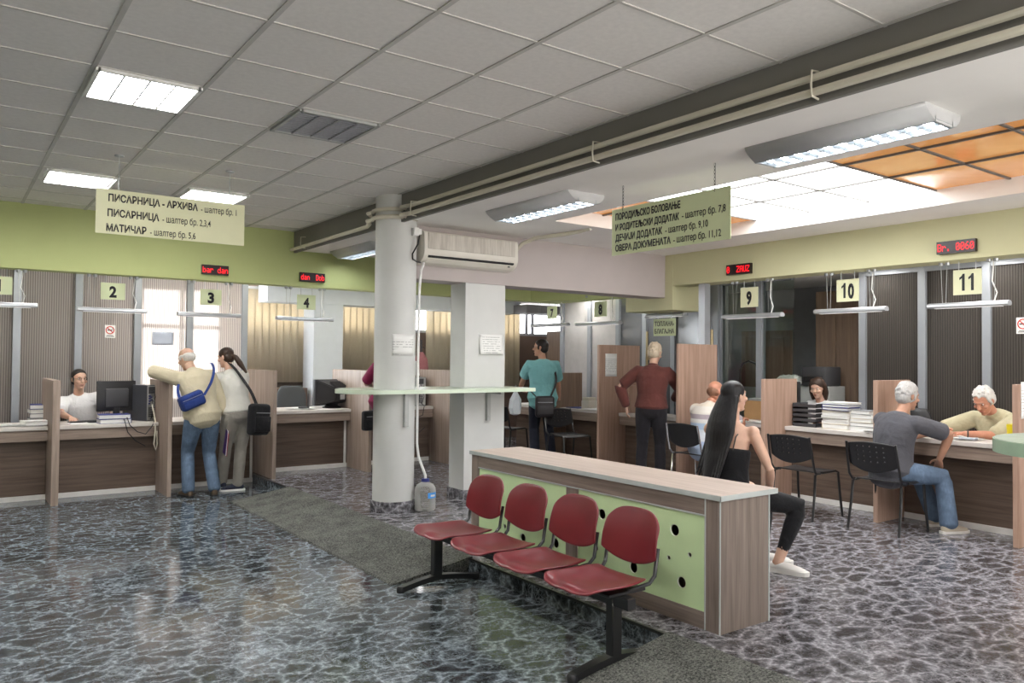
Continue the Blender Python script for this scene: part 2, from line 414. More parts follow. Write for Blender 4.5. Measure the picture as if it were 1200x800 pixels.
# ---------------------------------------------------------------- lettering
_cap = {}
def text_mesh(body, bold):
    cu = bpy.data.curves.new('t', 'FONT'); cu.body = body; cu.size = 1; cu.resolution_u = 3; cu.extrude = 0; cu.offset = bold; cu.fill_mode = 'FRONT'
    o = bpy.data.objects.new('t', cu); COL.objects.link(o); me = baked(o); bpy.data.objects.remove(o); bpy.data.curves.remove(cu); return me
def text(name, body, origin, right, up, x0, x1, base, cap, mat, parent, bold=0.0, thick=.0015):
    """letters fitted between x0 and x1 along 'right', on a baseline, with the capital height 'cap'"""
    right, up, origin = V(right), V(up), V(origin); nrm = right.cross(up)
    if bold not in _cap:
        q = text_mesh('H', bold); _cap[bold] = max(v.co.y for v in q.vertices) - min(v.co.y for v in q.vertices)
    me = text_mesh(body, bold)
    xs = [v.co.x for v in me.vertices]; a, b = min(xs), max(xs)
    sx = (x1 - x0) / (b - a); sy = cap / _cap[bold]
    bm = bmesh.new(); bm.from_mesh(me)
    ex = bmesh.ops.extrude_face_region(bm, geom=bm.faces[:])
    for e in ex['geom']:
        if isinstance(e, bmesh.types.BMVert): e.co.z = 1
    for v in bm.verts:
        v.co = origin + right * (x0 + (v.co.x - a) * sx) + up * (base + v.co.y * sy) + nrm * (thick * v.co.z)
    bmesh.ops.recalc_face_normals(bm, faces=bm.faces)
    m2 = bpy.data.meshes.new(name); bm.to_mesh(m2); bm.free()
    return link(name, m2, mat, parent, True, 0)
# ================================================================ SETTING
TC, PC = 3.197, 2.955          # tile ceiling, plaster ceiling
BX, SX = 3.59, 3.24            # beam face, platform edge
PF = .1                        # platform height
struct(MB().box(-5, SX, -3, 13, -.1, 0).build('floor', m_floor_l, smooth=0))
struct(MB().box(SX, 12, -3, 13, -.1, PF).build('floor_platform', m_floor_r, smooth=0))
struct(MB().box(SX - .012, SX, -3, 10.06, 0, PF - .0).build('trim_1', m_floor_l, smooth=0))
struct(MB().box(SX - .014, SX + .004, -3, 10.06, PF - .012, PF + .003).build('trim_2', m_blackm, smooth=0))

# tiled ceiling with its T-bars
struct(MB().box(-5, BX - .0005, -3, 9.75, TC, TC + .05).build('ceiling', m_tile, smooth=0))
GX0, GY0, GX, GY = .6415, 3.6727, .585, .5754
g = MB()
xs = [GX0 + GX * i for i in range(-9, 6)]; ys = [GY0 + GY * j for j in range(-11, 11)]
for x in xs: g.box(x - .013, x + .013, -3, 9.7, TC - .006, TC)
for y in ys: g.box(-5, BX, y - .008, y + .008, TC - .005, TC)
struct(g.build('trim_3', m_grid, smooth=0))
# plaster ceiling with its skylight opening
O = (4.82, 6.9, -1.2, 5.95)
c = MB()
c.box(BX + .02, O[0], -3, 9.75, PC, PC + .3); c.box(O[1], 7.6, -3, 9.75, PC, PC + .3); c.box(O[0], O[1], O[3], 9.75, PC, PC + .3); c.box(O[0], O[1], -3, O[2], PC, PC + .3)
struct(c.build('ceiling_plaster', m_plaster, smooth=0))
ZP = 3.09
sx_ = [O[0], 5.46, 6.12, O[1]]
syl = [5.95, 5.15, 4.53, 3.91, 3.3, 2.72, 2.13, 1.55, .95, .35, -.25, -1.2]
cells = []
for i in range(3):
    for j in range(len(syl) - 1):
        white = 1 <= j <= 3 or j >= 8
        cells.append((white, (sx_[i] + .006, sx_[i + 1] - .006, syl[j + 1] + .006, syl[j] - .006, ZP, ZP + .02)))
sk = thing('skylight', 'ceiling skylight of bright white and glossy orange panels', 'skylight', (5.86, 2.4, ZP))
for wh, cell in cells:
    MB().box(*cell).build('white_panel' if wh else 'orange_panel', m_sky if wh else m_orange, sk, smooth=0)['label'] = 'glowing white skylight panel' if wh else 'glossy orange skylight panel'
t = MB()
for x in sx_[1:3]: t.box(x - .012, x + .012, O[2], O[3], ZP - .014, ZP + .02)
for y in syl[1:-1]: t.box(O[0], O[1], y - .01, y + .01, ZP - .012, ZP + .02)
t.build('glazing_bar', m_bar, sk, smooth=0)
# beam
struct(MB().box(BX, BX + .34, -3, 9.75, PC + .005, TC + .06).box(BX - .001, BX + .03, -3, 9.75, PC - .03, PC + .02).build('beam', m_beam, smooth=0))
# cross beam that carries the air conditioner
struct(MB().box(3.62, 7.545, 7.03, 7.37, 2.41, PC).build('beam_lilac', m_lilac, smooth=0))
# columns
struct(MB().lathe([(.205, .2), (.205, TC)], (3.64, 7.0, 0), 48).build('column', m_column))
struct(MB().lathe([(.222, PF), (.222, PF + .1), (.218, PF + .104), (.20, PF + .104)], (3.64, 7.0, 0), 48).build('trim_4', m_floor_r))
struct(MB().box(4.5, 5.02, 7.05, 7.35, PF, 2.41).build('column_square', m_column, smooth=0))
struct(MB().box(4.485, 5.035, 7.035, 7.365, PF, PF + .1).build('trim_5', m_floor_r, smooth=0))
# green walls over the counters
struct(MB().box(-5, 7.4, 9.7, 9.92, 2.505, TC + .05).prism([(7.4, 9.7), (7.9, 8.95), (7.9, 7.7), (8.1, 7.7), (8.1, 9.92), (7.4, 9.92)], 2.505, PC + .05).build('wall_left', m_green, smooth=0))
struct(MB().box(7.55, 7.85, -3, 7.05, 2.555, PC + .05).build('wall_right', m_greenr, smooth=0))
struct(MB().box(7.546, 8.12, 6.9, 7.75, 2.25, PC - .001).build('wall_right_drop', m_greenr, smooth=0))
struct(MB().box(-5.1, .6, -3.1, -3, 0, TC).build('wall_daylight_block', m_greenr, smooth=0))  # unseen wall added to keep daylight off part of the tiled ceiling
# the rest of the shell
struct(MB().box(-5.1, -5, -3, 13, 0, TC).build('wall_side', m_greenr, smooth=0))
# clerks' side: ceilings, back walls
struct(MB().box(-5, 8.3, 9.92, 12.4, 2.78, 2.86).build('ceiling_left', m_plaster, smooth=0))
struct(MB().box(7.85, 11, -3, 7.7, 2.65, 2.72).box(8.1, 11, 7.7, 12.4, 2.65, 2.72).build('ceiling_right', m_plaster, smooth=0))
struct(MB().box(-5, 2.3, 12.3, 12.4, 0, 2.8).box(2.3, 3.4, 12.3, 12.4, 0, .95).box(3.4, 11, 12.3, 12.4, 0, 2.08).box(1.55, 11, 12.3, 12.4, 2.62, 2.8).build('wall_back', m_wallback, smooth=0))
struct(MB().box(10.6, 10.7, -3, 12.4, 0, 2.6).build('wall_far', m_wallback, smooth=0))
struct(MB().box(2.3, 3.4, 12.32, 12.34, .95, 2.62).build('window_1', m_window, smooth=0))
t = MB().box(2.25, 3.45, 12.24, 12.3, .9, .97).box(2.25, 3.45, 12.24, 12.3, 2.56, 2.64).box(2.25, 2.32, 12.24, 12.3, .9, 2.6).box(3.38, 3.45, 12.24, 12.3, .9, 2.6)
for x in (2.85,): t.box(x - .03, x + .03, 12.24, 12.3, .95, 2.6)
t.box(2.3, 3.4, 12.25, 12.3, 2.0, 2.06)
struct(t.build('trim_6', m_alud, smooth=0))
struct(MB().box(3.4, 11, 12.32, 12.34, 2.08, 2.62).build('window_2', m_clere, smooth=0))
t = MB()
for x in (3.5, 4.6, 5.85, 7.05, 8.15, 9.25, 9.4, 10.4): t.box(x - .035, x + .035, 12.26, 12.31, 2.05, 2.62)
t.box(3.4, 11, 12.25, 12.31, 2.03, 2.1)
struct(t.build('trim_7', m_alud, smooth=0))
struct(MB().box(3.9, 8.6, 11.6, 12.02, 2.43, 2.78).build('beam_back', m_bluewhite, smooth=0))
struct(MB().box(8.45, 10.6, 11.2, 11.7, 2.43, 2.58).build('beam_grey', m_greypanel, smooth=0))
struct(MB().box(4.64, 5.12, 11.62, 12.05, 0, 2.43).build('column_back', m_bluewhite, smooth=0))
struct(MB().box(6.5, 10.6, 12.2, 12.28, 0, 2.05).build('wall_back_board', m_brown, smooth=0))

# glazed partitions: posts, rails and ribbed sheets
def glazed(n, axis, c, lo, hi, z1, mats):
    """one bay of the glazed partition between two posts"""
    def bx(mb, a0, a1, d0, d1, z0, z1):
        return mb.box(a0, a1, c + d0, c + d1, z0, z1) if axis == 0 else mb.box(c + d0, c + d1, a0, a1, z0, z1)
    o = struct(bx(MB(), lo + .03, hi - .03, .0, .012, .1, z1).build('window_%d' % n, mats, smooth=0))
    fr = MB(); bx(fr, hi - .04, hi + .04, -.04, .05, 0, z1); bx(fr, lo + .04, hi - .04, -.03, .03, 0, .1); bx(fr, lo + .04, hi - .04, -.03, .03, z1 - .06, z1)
    struct(fr.build('trim_%d' % (n + 10), m_post, smooth=0))
lx = [-.65, .03, .70, 1.345, 2.015, 2.655, 3.375]
for i in range(6): glazed(10 + i, 0, 11.0, lx[i], lx[i + 1], 2.78, m_ribx)
ry = [2.3, 2.95, 3.6, 4.25, 4.93]
for i in range(4): glazed(20 + i, 1, 8.6, ry[i], ry[i + 1], 2.65, m_riby)
struct(MB().box(8.55, 8.65, 2.26, 2.34, 0, 2.65).build('trim_40', m_post, smooth=0))
m_smoke = plain('smoked grey glazing', (.11, .115, .125), .15)
m_frost = plain('frosted pale glazing', (.50, .48, .48), .25)
glazed(26, 1, 8.6, 7.08, 7.83, 2.65, m_smoke)
glazed(27, 1, 8.6, 7.83, 8.4, 2.65, m_smoke)
glazed(28, 1, 8.6, 8.4, 8.98, 2.65, m_smoke)
glazed(29, 1, 8.6, 8.98, 9.65, 2.65, m_frost)
glazed(30, 1, 8.6, 9.65, 10.35, 2.65, m_frost)
# glass box of the office behind counter 9
glazed(32, 1, 8.3, 5.62, 6.12, 2.65, m_glass)
glazed(33, 1, 8.3, 6.12, 6.75, 2.65, m_glass)
struct(MB().box(8.24, 8.36, 6.74, 6.86, 0, 2.65).build('trim_44', m_post, smooth=0))
struct(MB().box(8.3, 8.6, 6.86, 7.1, 0, 2.65).build('wall_office_end', m_greypanel, smooth=0))
struct(MB().box(7.6, 7.7, 6.42, 6.52, PF, 2.56).build('trim_45', m_alu, smooth=0))
struct(MB().box(9.9, 10, 5.0, 8.0, 0, 2.65).build('wall_office', m_greypanel, smooth=0))
dr = struct(MB().box(9.84, 9.9, 6.75, 7.6, .02, 2.05, .004).box(9.82, 9.84, 6.85, 7.5, 1.15, 1.95, .004).box(9.82, 9.84, 6.85, 7.5, .2, 1.0, .004).build('door_1', m_cab, smooth=0))
MB().tube([(9.84, 7.52, 1.02), (9.79, 7.52, 1.02), (9.79, 7.4, 1.02)], .01).build('door_handle', m_chrome, dr)

# ---------------------------------------------------------------- ramps
def ramp(name, y0, y1, label):
    N = 24; mb = MB(); v = mb.bm.verts
    prof = [(2.58, .0), (2.59, .012), (2.66, .018), (2.9, .055), (3.12, .09), (SX, PF + .012), (SX + .02, PF + .012), (SX + .02, PF + .001)]
    A = [v.new((x, y0, z)) for x, z in prof]; B = [v.new((x, y1, z)) for x, z in prof]
    for i in range(len(prof) - 1): mb.bm.faces.new((A[i], A[i + 1], B[i + 1], B[i]))
    lo0 = [v.new((SX - .02, y0, 0)), v.new((SX - .02, y1, 0))]
    mb.bm.faces.new(A[:6] + [lo0[0]]); mb.bm.faces.new(B[:6] + [lo0[1]])
    return tag(mb.build(name, m_carpet, smooth=25), label, 'ramp')
ramp('carpet_ramp', 4.97, 8.8, 'long grey carpeted ramp up to the platform beside the round column')
ramp('carpet_ramp', .9, 2.99, 'grey carpeted ramp at the near end of the red bench')

# ---------------------------------------------------------------- ceiling lights
def troffer(x, y, lit, label):
    s = .272; z = TC
    t = thing('ceiling_light', label, 'ceiling light', (x, y, z - .01), 0, 'square louvred lights of the tiled ceiling')
    fr = MB()
    for a in (-1, 1):
        fr.box(x + a * s - .012, x + a * s + .012, y - s - .012, y + s + .012, z - .022, z - .002)
        fr.box(x - s, x + s, y + a * s - .012, y + a * s + .012, z - .022, z - .002)
    fr.build('frame', m_lgrey if not lit else m_white, t, smooth=0)
    MB().box(x - s + .012, x + s - .012, y - s + .012, y + s - .012, z - .005, z - .002).build('diffuser' if lit else 'reflector', m_troffer if lit else m_dgrey, t, smooth=0)
    lo = MB()
    for k in (-1, 0, 1): lo.box(x + k * s / 2 - .006, x + k * s / 2 + .006, y - s + .01, y + s - .01, z - .02, z - .005)
    if not lit:
        for k in range(-6, 7): lo.box(x - s + .01, x + s - .01, y + k * .041 - .004, y + k * .041 + .004, z - .018, z - .005)
    lo.build('louvre', m_alud if not lit else m_white, t, smooth=0)
troffer(.934, 5.111, True, 'lit square ceiling light, nearest of the lit ones to the viewer')
troffer(.97, 8.03, True, 'lit square ceiling light just above the start of the hanging Cyrillic sign')
troffer(2.14, 8.06, True, 'lit square ceiling light behind the end of the long hanging sign')
troffer(2.1, 5.12, False, 'unlit square louvred ceiling light with dark fins')
for (x, y) in ((-1.4, 5.11), (-1.4, 8.05), (.934, 2.23), (-1.4, 2.23), (2.68, .5), (.34, -.6), (-2.6, -.6)):  # unseen lights added to brighten the hall
    troffer(x, y, True, 'added square ceiling light outside the view, brightening the hall')

def surface_lamp(x0, y0, y1, label):
    """ceiling-mounted lamp with a sloped metal side, a louvred strip and a rounded far side"""
    x1 = x0 + .39; z = PC
    t = thing('surface_lamp', label, 'ceiling lamp', ((x0 + x1) / 2, (y0 + y1) / 2, z), 0, 'long louvred lamps under the plaster ceiling')
    near = [(x0, z), (x0 + .012, z - .022), (x0 + .05, z - .052), (x0 + .11, z - .084)]
    far = [(x0 + .30, z - .084), (x0 + .345, z - .07), (x0 + .375, z - .045), (x1, z - .02), (x1, z)]
    for P in (near, far):
        mb = MB(); mb.sheet([[(x, y0, zz), (x, y1, zz)] for x, zz in P]); mb.build('side_panel', m_lamp, t, smooth=60, solid=.004)
    for yy, d in ((y0, .006), (y1, -.006)):
        mb = MB(); mb.poly3([(x, yy, zz) for x, zz in near + far], (0, d, 0)); mb.build('end_cap', m_lamp, t, smooth=0)
    MB().box(x0 + .115, x0 + .295, y0 + .01, y1 - .01, z - .068, z - .062).build('lamp_strip', m_surf, t, smooth=0)
    lo = MB(); n = 11; xa, xb = x0 + .112, x0 + .298; xm = (xa + xb) / 2
    for k in range(n + 1):
        yy = y0 + .02 + (y1 - y0 - .04) * k / n
        lo.poly3([(xa, yy - .022, z - .069), (xa, yy + .022, z - .069), (xa, yy, z - .084)], (xb - xa, 0, 0))
    lo.poly3([(xm - .012, y0 + .01, z - .069), (xm + .012, y0 + .01, z - .069), (xm, y0 + .01, z - .084)], (0, y1 - y0 - .02, 0))
    lo.box(xa - .006, xa + .003, y0, y1, z - .086, z - .05).box(xb - .003, xb + .006, y0, y1, z - .086, z - .05)
    lo.build('louvre', plain('bright louvre metal', (.42, .47, .52), .35, .2), t, smooth=0)
surface_lamp(4.09, 2.01, 3.14, 'large louvred ceiling lamp in front of the skylight')
surface_lamp(4.0, 4.77, 5.94, 'louvred ceiling lamp just above the air conditioner')
surface_lamp(3.98, 8.3, 9.47, 'louvred ceiling lamp mostly hidden behind the round column')
# fill lights added over the clerks, hidden by the green walls
def clerk_fill(x, y, z, label):
    t = thing('clerk_fill_light', label, 'ceiling light', (x, y, z - .02), 0, 'added fill lights over the clerks')
    MB().box(x - .3, x + .3, y - .15, y + .15, z - .012, z - .002).build('frame', m_white, t, smooth=0)
    MB().box(x - .28, x + .28, y - .13, y + .13, z - .016, z - .011).build('diffuser', m_clerk_fill, t, smooth=0)
m_clerk_fill = emit('clerk fill diffuser', (1, .97, .93), CLERK_FILL)
for x in (-.4, .9, 2.2, 3.5, 4.9, 6.3): clerk_fill(x, 10.25, 2.78, 'added flat fill light over the clerks behind the left green wall')
for y in (2.4, 3.5, 4.7, 8.3, 9.6): clerk_fill(8.17 if y < 7 else 8.42, y, 2.65, 'added flat fill light over the clerks behind the right green wall')

# ---------------------------------------------------------------- pipes along the beam
def bend(z, off):
    x = BX - .035
    pts = [(x, -3, z), (x, 6.55, z), (x - .03, 6.68, z)]
    for k in range(9):
        a = R(-60 - 150 * k / 8); pts.append((3.64 + (.235 + off) * math.cos(a), 7.0 + (.235 + off) * math.sin(a), z))
    return pts, x
pu, xx = bend(3.045, 0)
pts = pu + [(3.40, 7.15, 3.035), (3.45, 7.19, 3.02)]
tag(MB().tube(pts, .02).build('conduit_pipe', m_pipe), 'upper cream pipe along the dark ceiling beam', 'pipe')
pl, xx = bend(2.97, .004)
pts = pl + [(3.42, 7.2, 2.97), (3.5, 7.32, 2.965), (xx, 7.5, 2.965), (xx, 9.69, 2.96)]
tag(MB().tube(pts, .022).build('conduit_pipe', m_pipe), 'lower cream pipe along the dark ceiling beam, running on to the green wall', 'pipe')
for i, y in enumerate((6.5, 3.95, 2.3, 9.3)):
    tag(MB().tube([(BX, y, 3.08), (BX - .06, y, 3.075), (BX - .065, y, 3.0), (BX - .06, y, 2.945), (BX, y, 2.94)], .006, 6).build('pipe_clip', m_pipe),
        'pipe clip on the beam ' + ('beside the round column', 'above the louvred lamp over the air conditioner', 'nearest the big louvred lamp', 'close to the far green wall')[i], 'clip', 'pipe clips')

# ---------------------------------------------------------------- air conditioner, its pipes and box
ac = thing('air_conditioner', 'cream split air conditioner on the lilac beam beside the round column', 'air conditioner', (4.45, 7.03, 2.55))
ax0, ax1 = 3.87, 5.03
prof = [(7.03, 2.885), (6.90, 2.885), (6.845, 2.87), (6.835, 2.84), (6.83, 2.68), (6.835, 2.645), (6.86, 2.605), (6.91, 2.57), (7.0, 2.55), (7.03, 2.55)]
mb = MB(); mb.poly3([(ax0 + .03, y, z) for y, z in prof], (ax1 - ax0 - .06, 0, 0)); mb.build('body', m_cream, ac, smooth=35)
for xa, xb in ((ax0, ax0 + .03), (ax1 - .03, ax1)):
    mb = MB(); mb.poly3([(xa, y, z) for y, z in prof], (xb - xa, 0, 0)); mb.build('end_cap', m_cream, ac, smooth=35)
t = NT('dusty cream grille'); wv = t.n('ShaderNodeTexWave', bands_direction='Z'); wv.inputs['Scale'].default_value = 40; t.l(t.coords(), wv.inputs[0])
nz = t.noise(t.coords((14, 1, 1.2)), 3, 3); t.base(t.ramp(nz.outputs['Fac'], [(.35, (.50, .46, .41)), (.65, (.66, .62, .56))])); t.p(rough=.6); t.bump(wv.outputs['Fac'], .4, .004)
MB().box(ax0 + .04, ax1 - .04, 6.824, 6.84, 2.70, 2.862, .004).build('front_grille', t.m, ac, smooth=0)
MB().box(ax0 + .05, ax1 - .05, 6.835, 6.86, 2.618, 2.63, rot=Matrix.Rotation(R(-30), 3, 'X')).build('air_slot', m_ink, ac, smooth=0)
fl = MB(); fl.poly3([(ax0 + .05, 6.856, 2.606), (ax0 + .05, 6.905, 2.568), (ax0 + .05, 6.908, 2.573), (ax0 + .05, 6.860, 2.611)], (ax1 - ax0 - .1, 0, 0)); fl.build('louvre_flap', m_cream, ac, smooth=0)
MB().box(ax1 - .11, ax1 - .085, 6.862, 6.872, 2.588, 2.6).build('indicator', m_ink, ac, smooth=0)
tag(MB().tube([(5.02, 6.95, 2.72), (5.06, 6.93, 2.78), (5.1, 6.85, 2.86), (5.16, 6.7, 2.91), (5.3, 6.4, 2.925), (5.36, 6.2, 2.94), (5.38, 6.05, 2.955)], .022).build('refrigerant_pipe', m_pipe), 'lagged pipe curving from the air conditioner up to the skylight', 'pipe')
jb = thing('junction_box', 'small white junction box with black cable high on the round column', 'junction box', (3.77, 6.8, 2.83))
MB().box(3.70, 3.76, 6.74, 6.80, 2.80, 2.88, .006).box(3.755, 3.79, 6.745, 6.79, 2.815, 2.87, .004).build('box', m_white, jb)
MB().tube([(3.77, 6.76, 2.81), (3.755, 6.76, 2.72), (3.70, 6.77, 2.62), (3.72, 6.80, 2.575), (3.80, 6.87, 2.56), (3.88, 6.93, 2.565)], .008).build('cable', m_black, jb)
tag(MB().tube([(3.9, 6.9, 2.555), (3.875, 6.86, 2.54), (3.85, 6.86, 2.48), (3.835, 6.865, 2.3), (3.83, 6.87, 1.5), (3.83, 6.87, .75), (3.845, 6.86, .62), (3.875, 6.82, .50), (3.88, 6.78, .44), (3.88, 6.78, .38)], .014).build('drain_hose', m_white), 'white drain hose down the round column into the water jug', 'hose')
wb = thing('water_jug', 'large clear plastic water jug standing on the floor at the round column', 'jug', (3.88, 6.78, PF))
MB().lathe([(.02, .0), (.095, .004), (.105, .02), (.102, .05), (.106, .06), (.102, .075), (.106, .09), (.102, .105), (.106, .12), (.106, .19), (.10, .225), (.08, .255), (.045, .275), (.032, .285), (.032, .31)], (3.88, 6.78, PF), 28).build('bottle', m_bottle, wb)
MB().lathe([(.037, .292), (.037, .312), (.02, .314)], (3.88, 6.78, PF), 20).lathe([(.042, .283), (.042, .293), (.03, .294)], (3.88, 6.78, PF), 20).build('neck_ring', m_blue, wb)
g_ = [[(3.88 + .1075 * math.cos(R(a)), 6.78 + .1075 * math.sin(R(a)), PF + z) for z in (.13, .185)] for a in range(-105, -44, 12)]
MB().sheet(g_).build('label_sticker', plain('sky blue bottle label', (.05, .3, .75), .4), wb)
g_ = [[(3.88 + .1082 * math.cos(R(a)), 6.78 + .1082 * math.sin(R(a)), PF + z) for z in (.145, .165)] for a in range(-90, -59, 10)]
MB().sheet(g_).build('label_mark', m_white, wb)
# ================================================================ SHELVES ON THE COLUMNS
sh = thing('writing_shelf', 'long mint-edged standing shelf round the two columns', 'shelf', (4.2, 7.1, 1.25))
poly = [(5.2, 6.72), (5.2, 7.5), (3.5, 7.5)] + [(3.5 + .41 * math.cos(R(a)), 7.11 + .39 * math.sin(R(a))) for a in range(100, 266, 9)] + [(3.5, 6.72)]
m_mint = plain('mint shelf top', (.50, .58, .47), .25)
MB().prism(poly, 1.25, 1.288).build('board', m_shelfg, sh, smooth=30)
MB().prism([(4.2 + (x - 4.2) * .992, 7.1 + (y - 7.1) * .985) for x, y in poly], 1.288, 1.29).build('top_sheet', m_mint, sh, smooth=0)
for x, y in ((3.63, 6.785), (4.77, 7.04)):
    MB().box(x, x + .045, y - .03, y + .01, .93, 1.25, .003).box(x, x + .045, 6.76, y, 1.225, 1.25, .003).box(x + .012, x + .03, y - .036, y - .028, .97, .985).build('bracket', m_lgrey, sh, smooth=0)
rs = thing('writing_shelf', 'rounded mint green shelf end at the divider by the papers', 'shelf', (4.2, 1.3, 1.25))
poly = [(4.08 + .43 * math.cos(R(a)), 1.28 + .37 * math.sin(R(a))) for a in range(20, 341, 8)] + [(5.4, 1.0), (5.4, 1.5)]
MB().prism(poly, 1.205, 1.262).build('board', plain('mint shelf edge', (.40, .55, .40), .25), rs, smooth=30)
MB().prism([(4.1 + (x - 4.1) * .985, 1.28 + (y - 1.28) * .985) for x, y in poly], 1.262, 1.265).build('top_sheet', m_mint, rs, smooth=0)
MB().lathe([(.2, PF), (.2, PC)], (4.75, 1.2, 0), 32).build('post', m_column, rs)

# ================================================================ HANGING SIGNS
def chain(mb, top, bot):
    n = max(2, int((top - bot) and (V(top) - V(bot)).length / .022)); a, b = V(top), V(bot)
    for k in range(n):
        c = a.lerp(b, (k + .5) / n); h = (a - b).length / n * .62
        ax = V((1, 0, 0)) if k % 2 else V((0, 1, 0))
        mb.tube([c + ax * (.006 * math.cos(t)) + V((0, 0, h * math.sin(t))) for t in [2 * PI * q / 8 for q in range(8)]], .0022, 4, True)
bl = thing('hanging_sign', 'long pale sign with three Cyrillic lines hung from the tiled ceiling', 'sign', (1.52, 6.88, 2.56))
x0, x1, zb, zt = .945, 2.10, 2.562, 2.915
MB().box(x0, x1, 6.88, 6.886, zb, zt).build('board', m_scream, bl, smooth=0)
for x, hang in ((1.105, 1.1), (1.97, 1.97)):
    mb = MB(); mb.lathe([(.035, TC - .012), (.035, TC - .002)], (x, 6.883, 0), 16); mb.tube([(x, 6.883, TC - .01), (x, 6.883, zt - .02)], .003, 6); mb.build('hanger', m_alu, bl)
W, H_ = x1 - x0, zt - zb
def ln(y0, y1): return (zb + H_ * (1 - y1), H_ * (y1 - y0))
for body, fx0, fx1, fy0, fy1, bold in (('ПИСАРНИЦА - АРХИВА', .076, .663, .10, .265, .028), ('- шалтер бр. 1', .685, .94, .135, .28, .004), ('ПИСАРНИЦА', .072, .402, .44, .605, .028), ('- шалтер бр. 2,3,4', .424, .755, .47, .62, .004), ('МАТИЧАР', .066, .32, .775, .94, .028), ('- шалтер бр. 5,6', .344, .65, .80, .945, .004)):
    b, cp = ln(fy0, fy1)
    text('lettering', body, (x0, 6.8795, 0), (1, 0, 0), (0, 0, 1), W * fx0, W * fx1, b, cp, m_ink, bl, bold)
br = thing('hanging_sign', 'pale green sign with four Cyrillic lines hung on chains by the skylight', 'sign', (4.25, 3.95, 2.41))
y0, y1, zb, zt = 4.525, 3.375, 2.418, 2.778
MB().box(4.25, 4.256, y1, y0, zb, zt).build('board', m_sgreen, br, smooth=0)
for y in (4.405, 3.51):
    mb = MB(); chain(mb, V((4.253, y, PC)), V((4.253, y, zt - .02))); mb.build('chain', m_dgrey, br)
W, H_ = y0 - y1, zt - zb
for body, fx0, fx1, fy0, fy1, bold in (('ПОРОДИЉСКО БОЛОВАЊЕ', .036, .616, .09, .235, .028), ('И РОДИТЕЉСКИ ДОДАТАК', .036, .606, .325, .465, .028), ('- шалтер бр. 7,8', .63, .966, .33, .465, .004), ('ДЕЧИЈИ ДОДАТАК', .036, .465, .55, .695, .028), ('- шалтер бр. 9,10', .492, .834, .565, .70, .004), ('ОВЕРА ДОКУМЕНАТА', .036, .538, .775, .915, .028), ('- шалтер бр. 11,12', .56, .933, .785, .92, .004)):
    b, cp = ln(fy0, fy1)
    text('lettering', body, (4.2495, y0, 0), (0, -1, 0), (0, 0, 1), W * fx0, W * fx1, b, cp, m_ink, br, bold)

# red dot-matrix displays
GL = {'b': '10000 10000 10110 11001 10001 10001 11110', 'a': '00000 00000 01110 00001 01111 10001 01111', 'r': '00000 00000 10110 11001 10000 10000 10000', 'd': '00001 00001 01101 10011 10001 10001 01111',
      'n': '00000 00000 10110 11001 10001 10001 10001', 'o': '00000 00000 01110 10001 10001 10001 01110', 'D': '11110 10001 10001 10001 10001 10001 11110', 'B': '11110 10001 10001 11110 10001 10001 11110',
      '.': '00000 00000 00000 00000 00000 01100 01100', '0': '01110 10001 10011 10101 11001 10001 01110', '6': '00110 01000 10000 11110 10001 10001 01110', 'Z': '11111 00001 00010 00100 01000 10000 11111',
      'A': '01110 10001 10001 11111 10001 10001 10001', 'U': '10001 10001 10001 10001 10001 10001 01110', ' ': '00000 00000 00000 00000 00000 00000 00000'}
def led(txt, origin, right, wdt, hgt, label):
    right = V(right); up = V((0, 0, 1)); n = right.cross(up); o = V(origin)
    t = thing('queue_display', label, 'display', o, 0)
    mb = MB(); mb.poly3([o - right * wdt / 2 - up * hgt / 2, o + right * wdt / 2 - up * hgt / 2, o + right * wdt / 2 + up * hgt / 2, o - right * wdt / 2 + up * hgt / 2], n * .045)
    mb.build('case', m_ledcase, t, smooth=0)
    mb = MB(); cols = len(txt) * 6 - 1; px = wdt * .94 / cols; py = hgt * .62 / 7; f0 = o + n * .0455
    for i, ch in enumerate(txt):
        for rr, row in enumerate(GL[ch].split()):
            for cc, bit in enumerate(row):
                if bit == '1':
                    c = f0 + right * (-wdt * .47 + (i * 6 + cc + .5) * px) + up * (hgt * .31 - (rr + .5) * py)
                    mb.poly3([c + right * a * px * .46 + up * b * py * .46 for a, b in ((-1, -1), (1, -1), (1, 1), (-1, 1))], n * .002)
    mb.build('dot_text', m_led, t, smooth=0)
led('bar dan', (2.615, 9.7, 2.63), (1, 0, 0), .31, .115, 'red dot display on the green wall over the ponytail woman')
led('dan  Dob', (3.83, 9.7, 2.625), (1, 0, 0), .33, .115, 'red dot display on the green wall below the far end of the dark beam')
led('0  ZAUZ', (7.55, 5.85, 2.675), (0, -1, 0), .34, .12, 'red dot display on the wall above the number 9 sign')
led('Br. 0060', (7.55, 3.415, 2.67), (0, -1, 0), .34, .115, 'red dot display on the wall beside the number 11 sign')

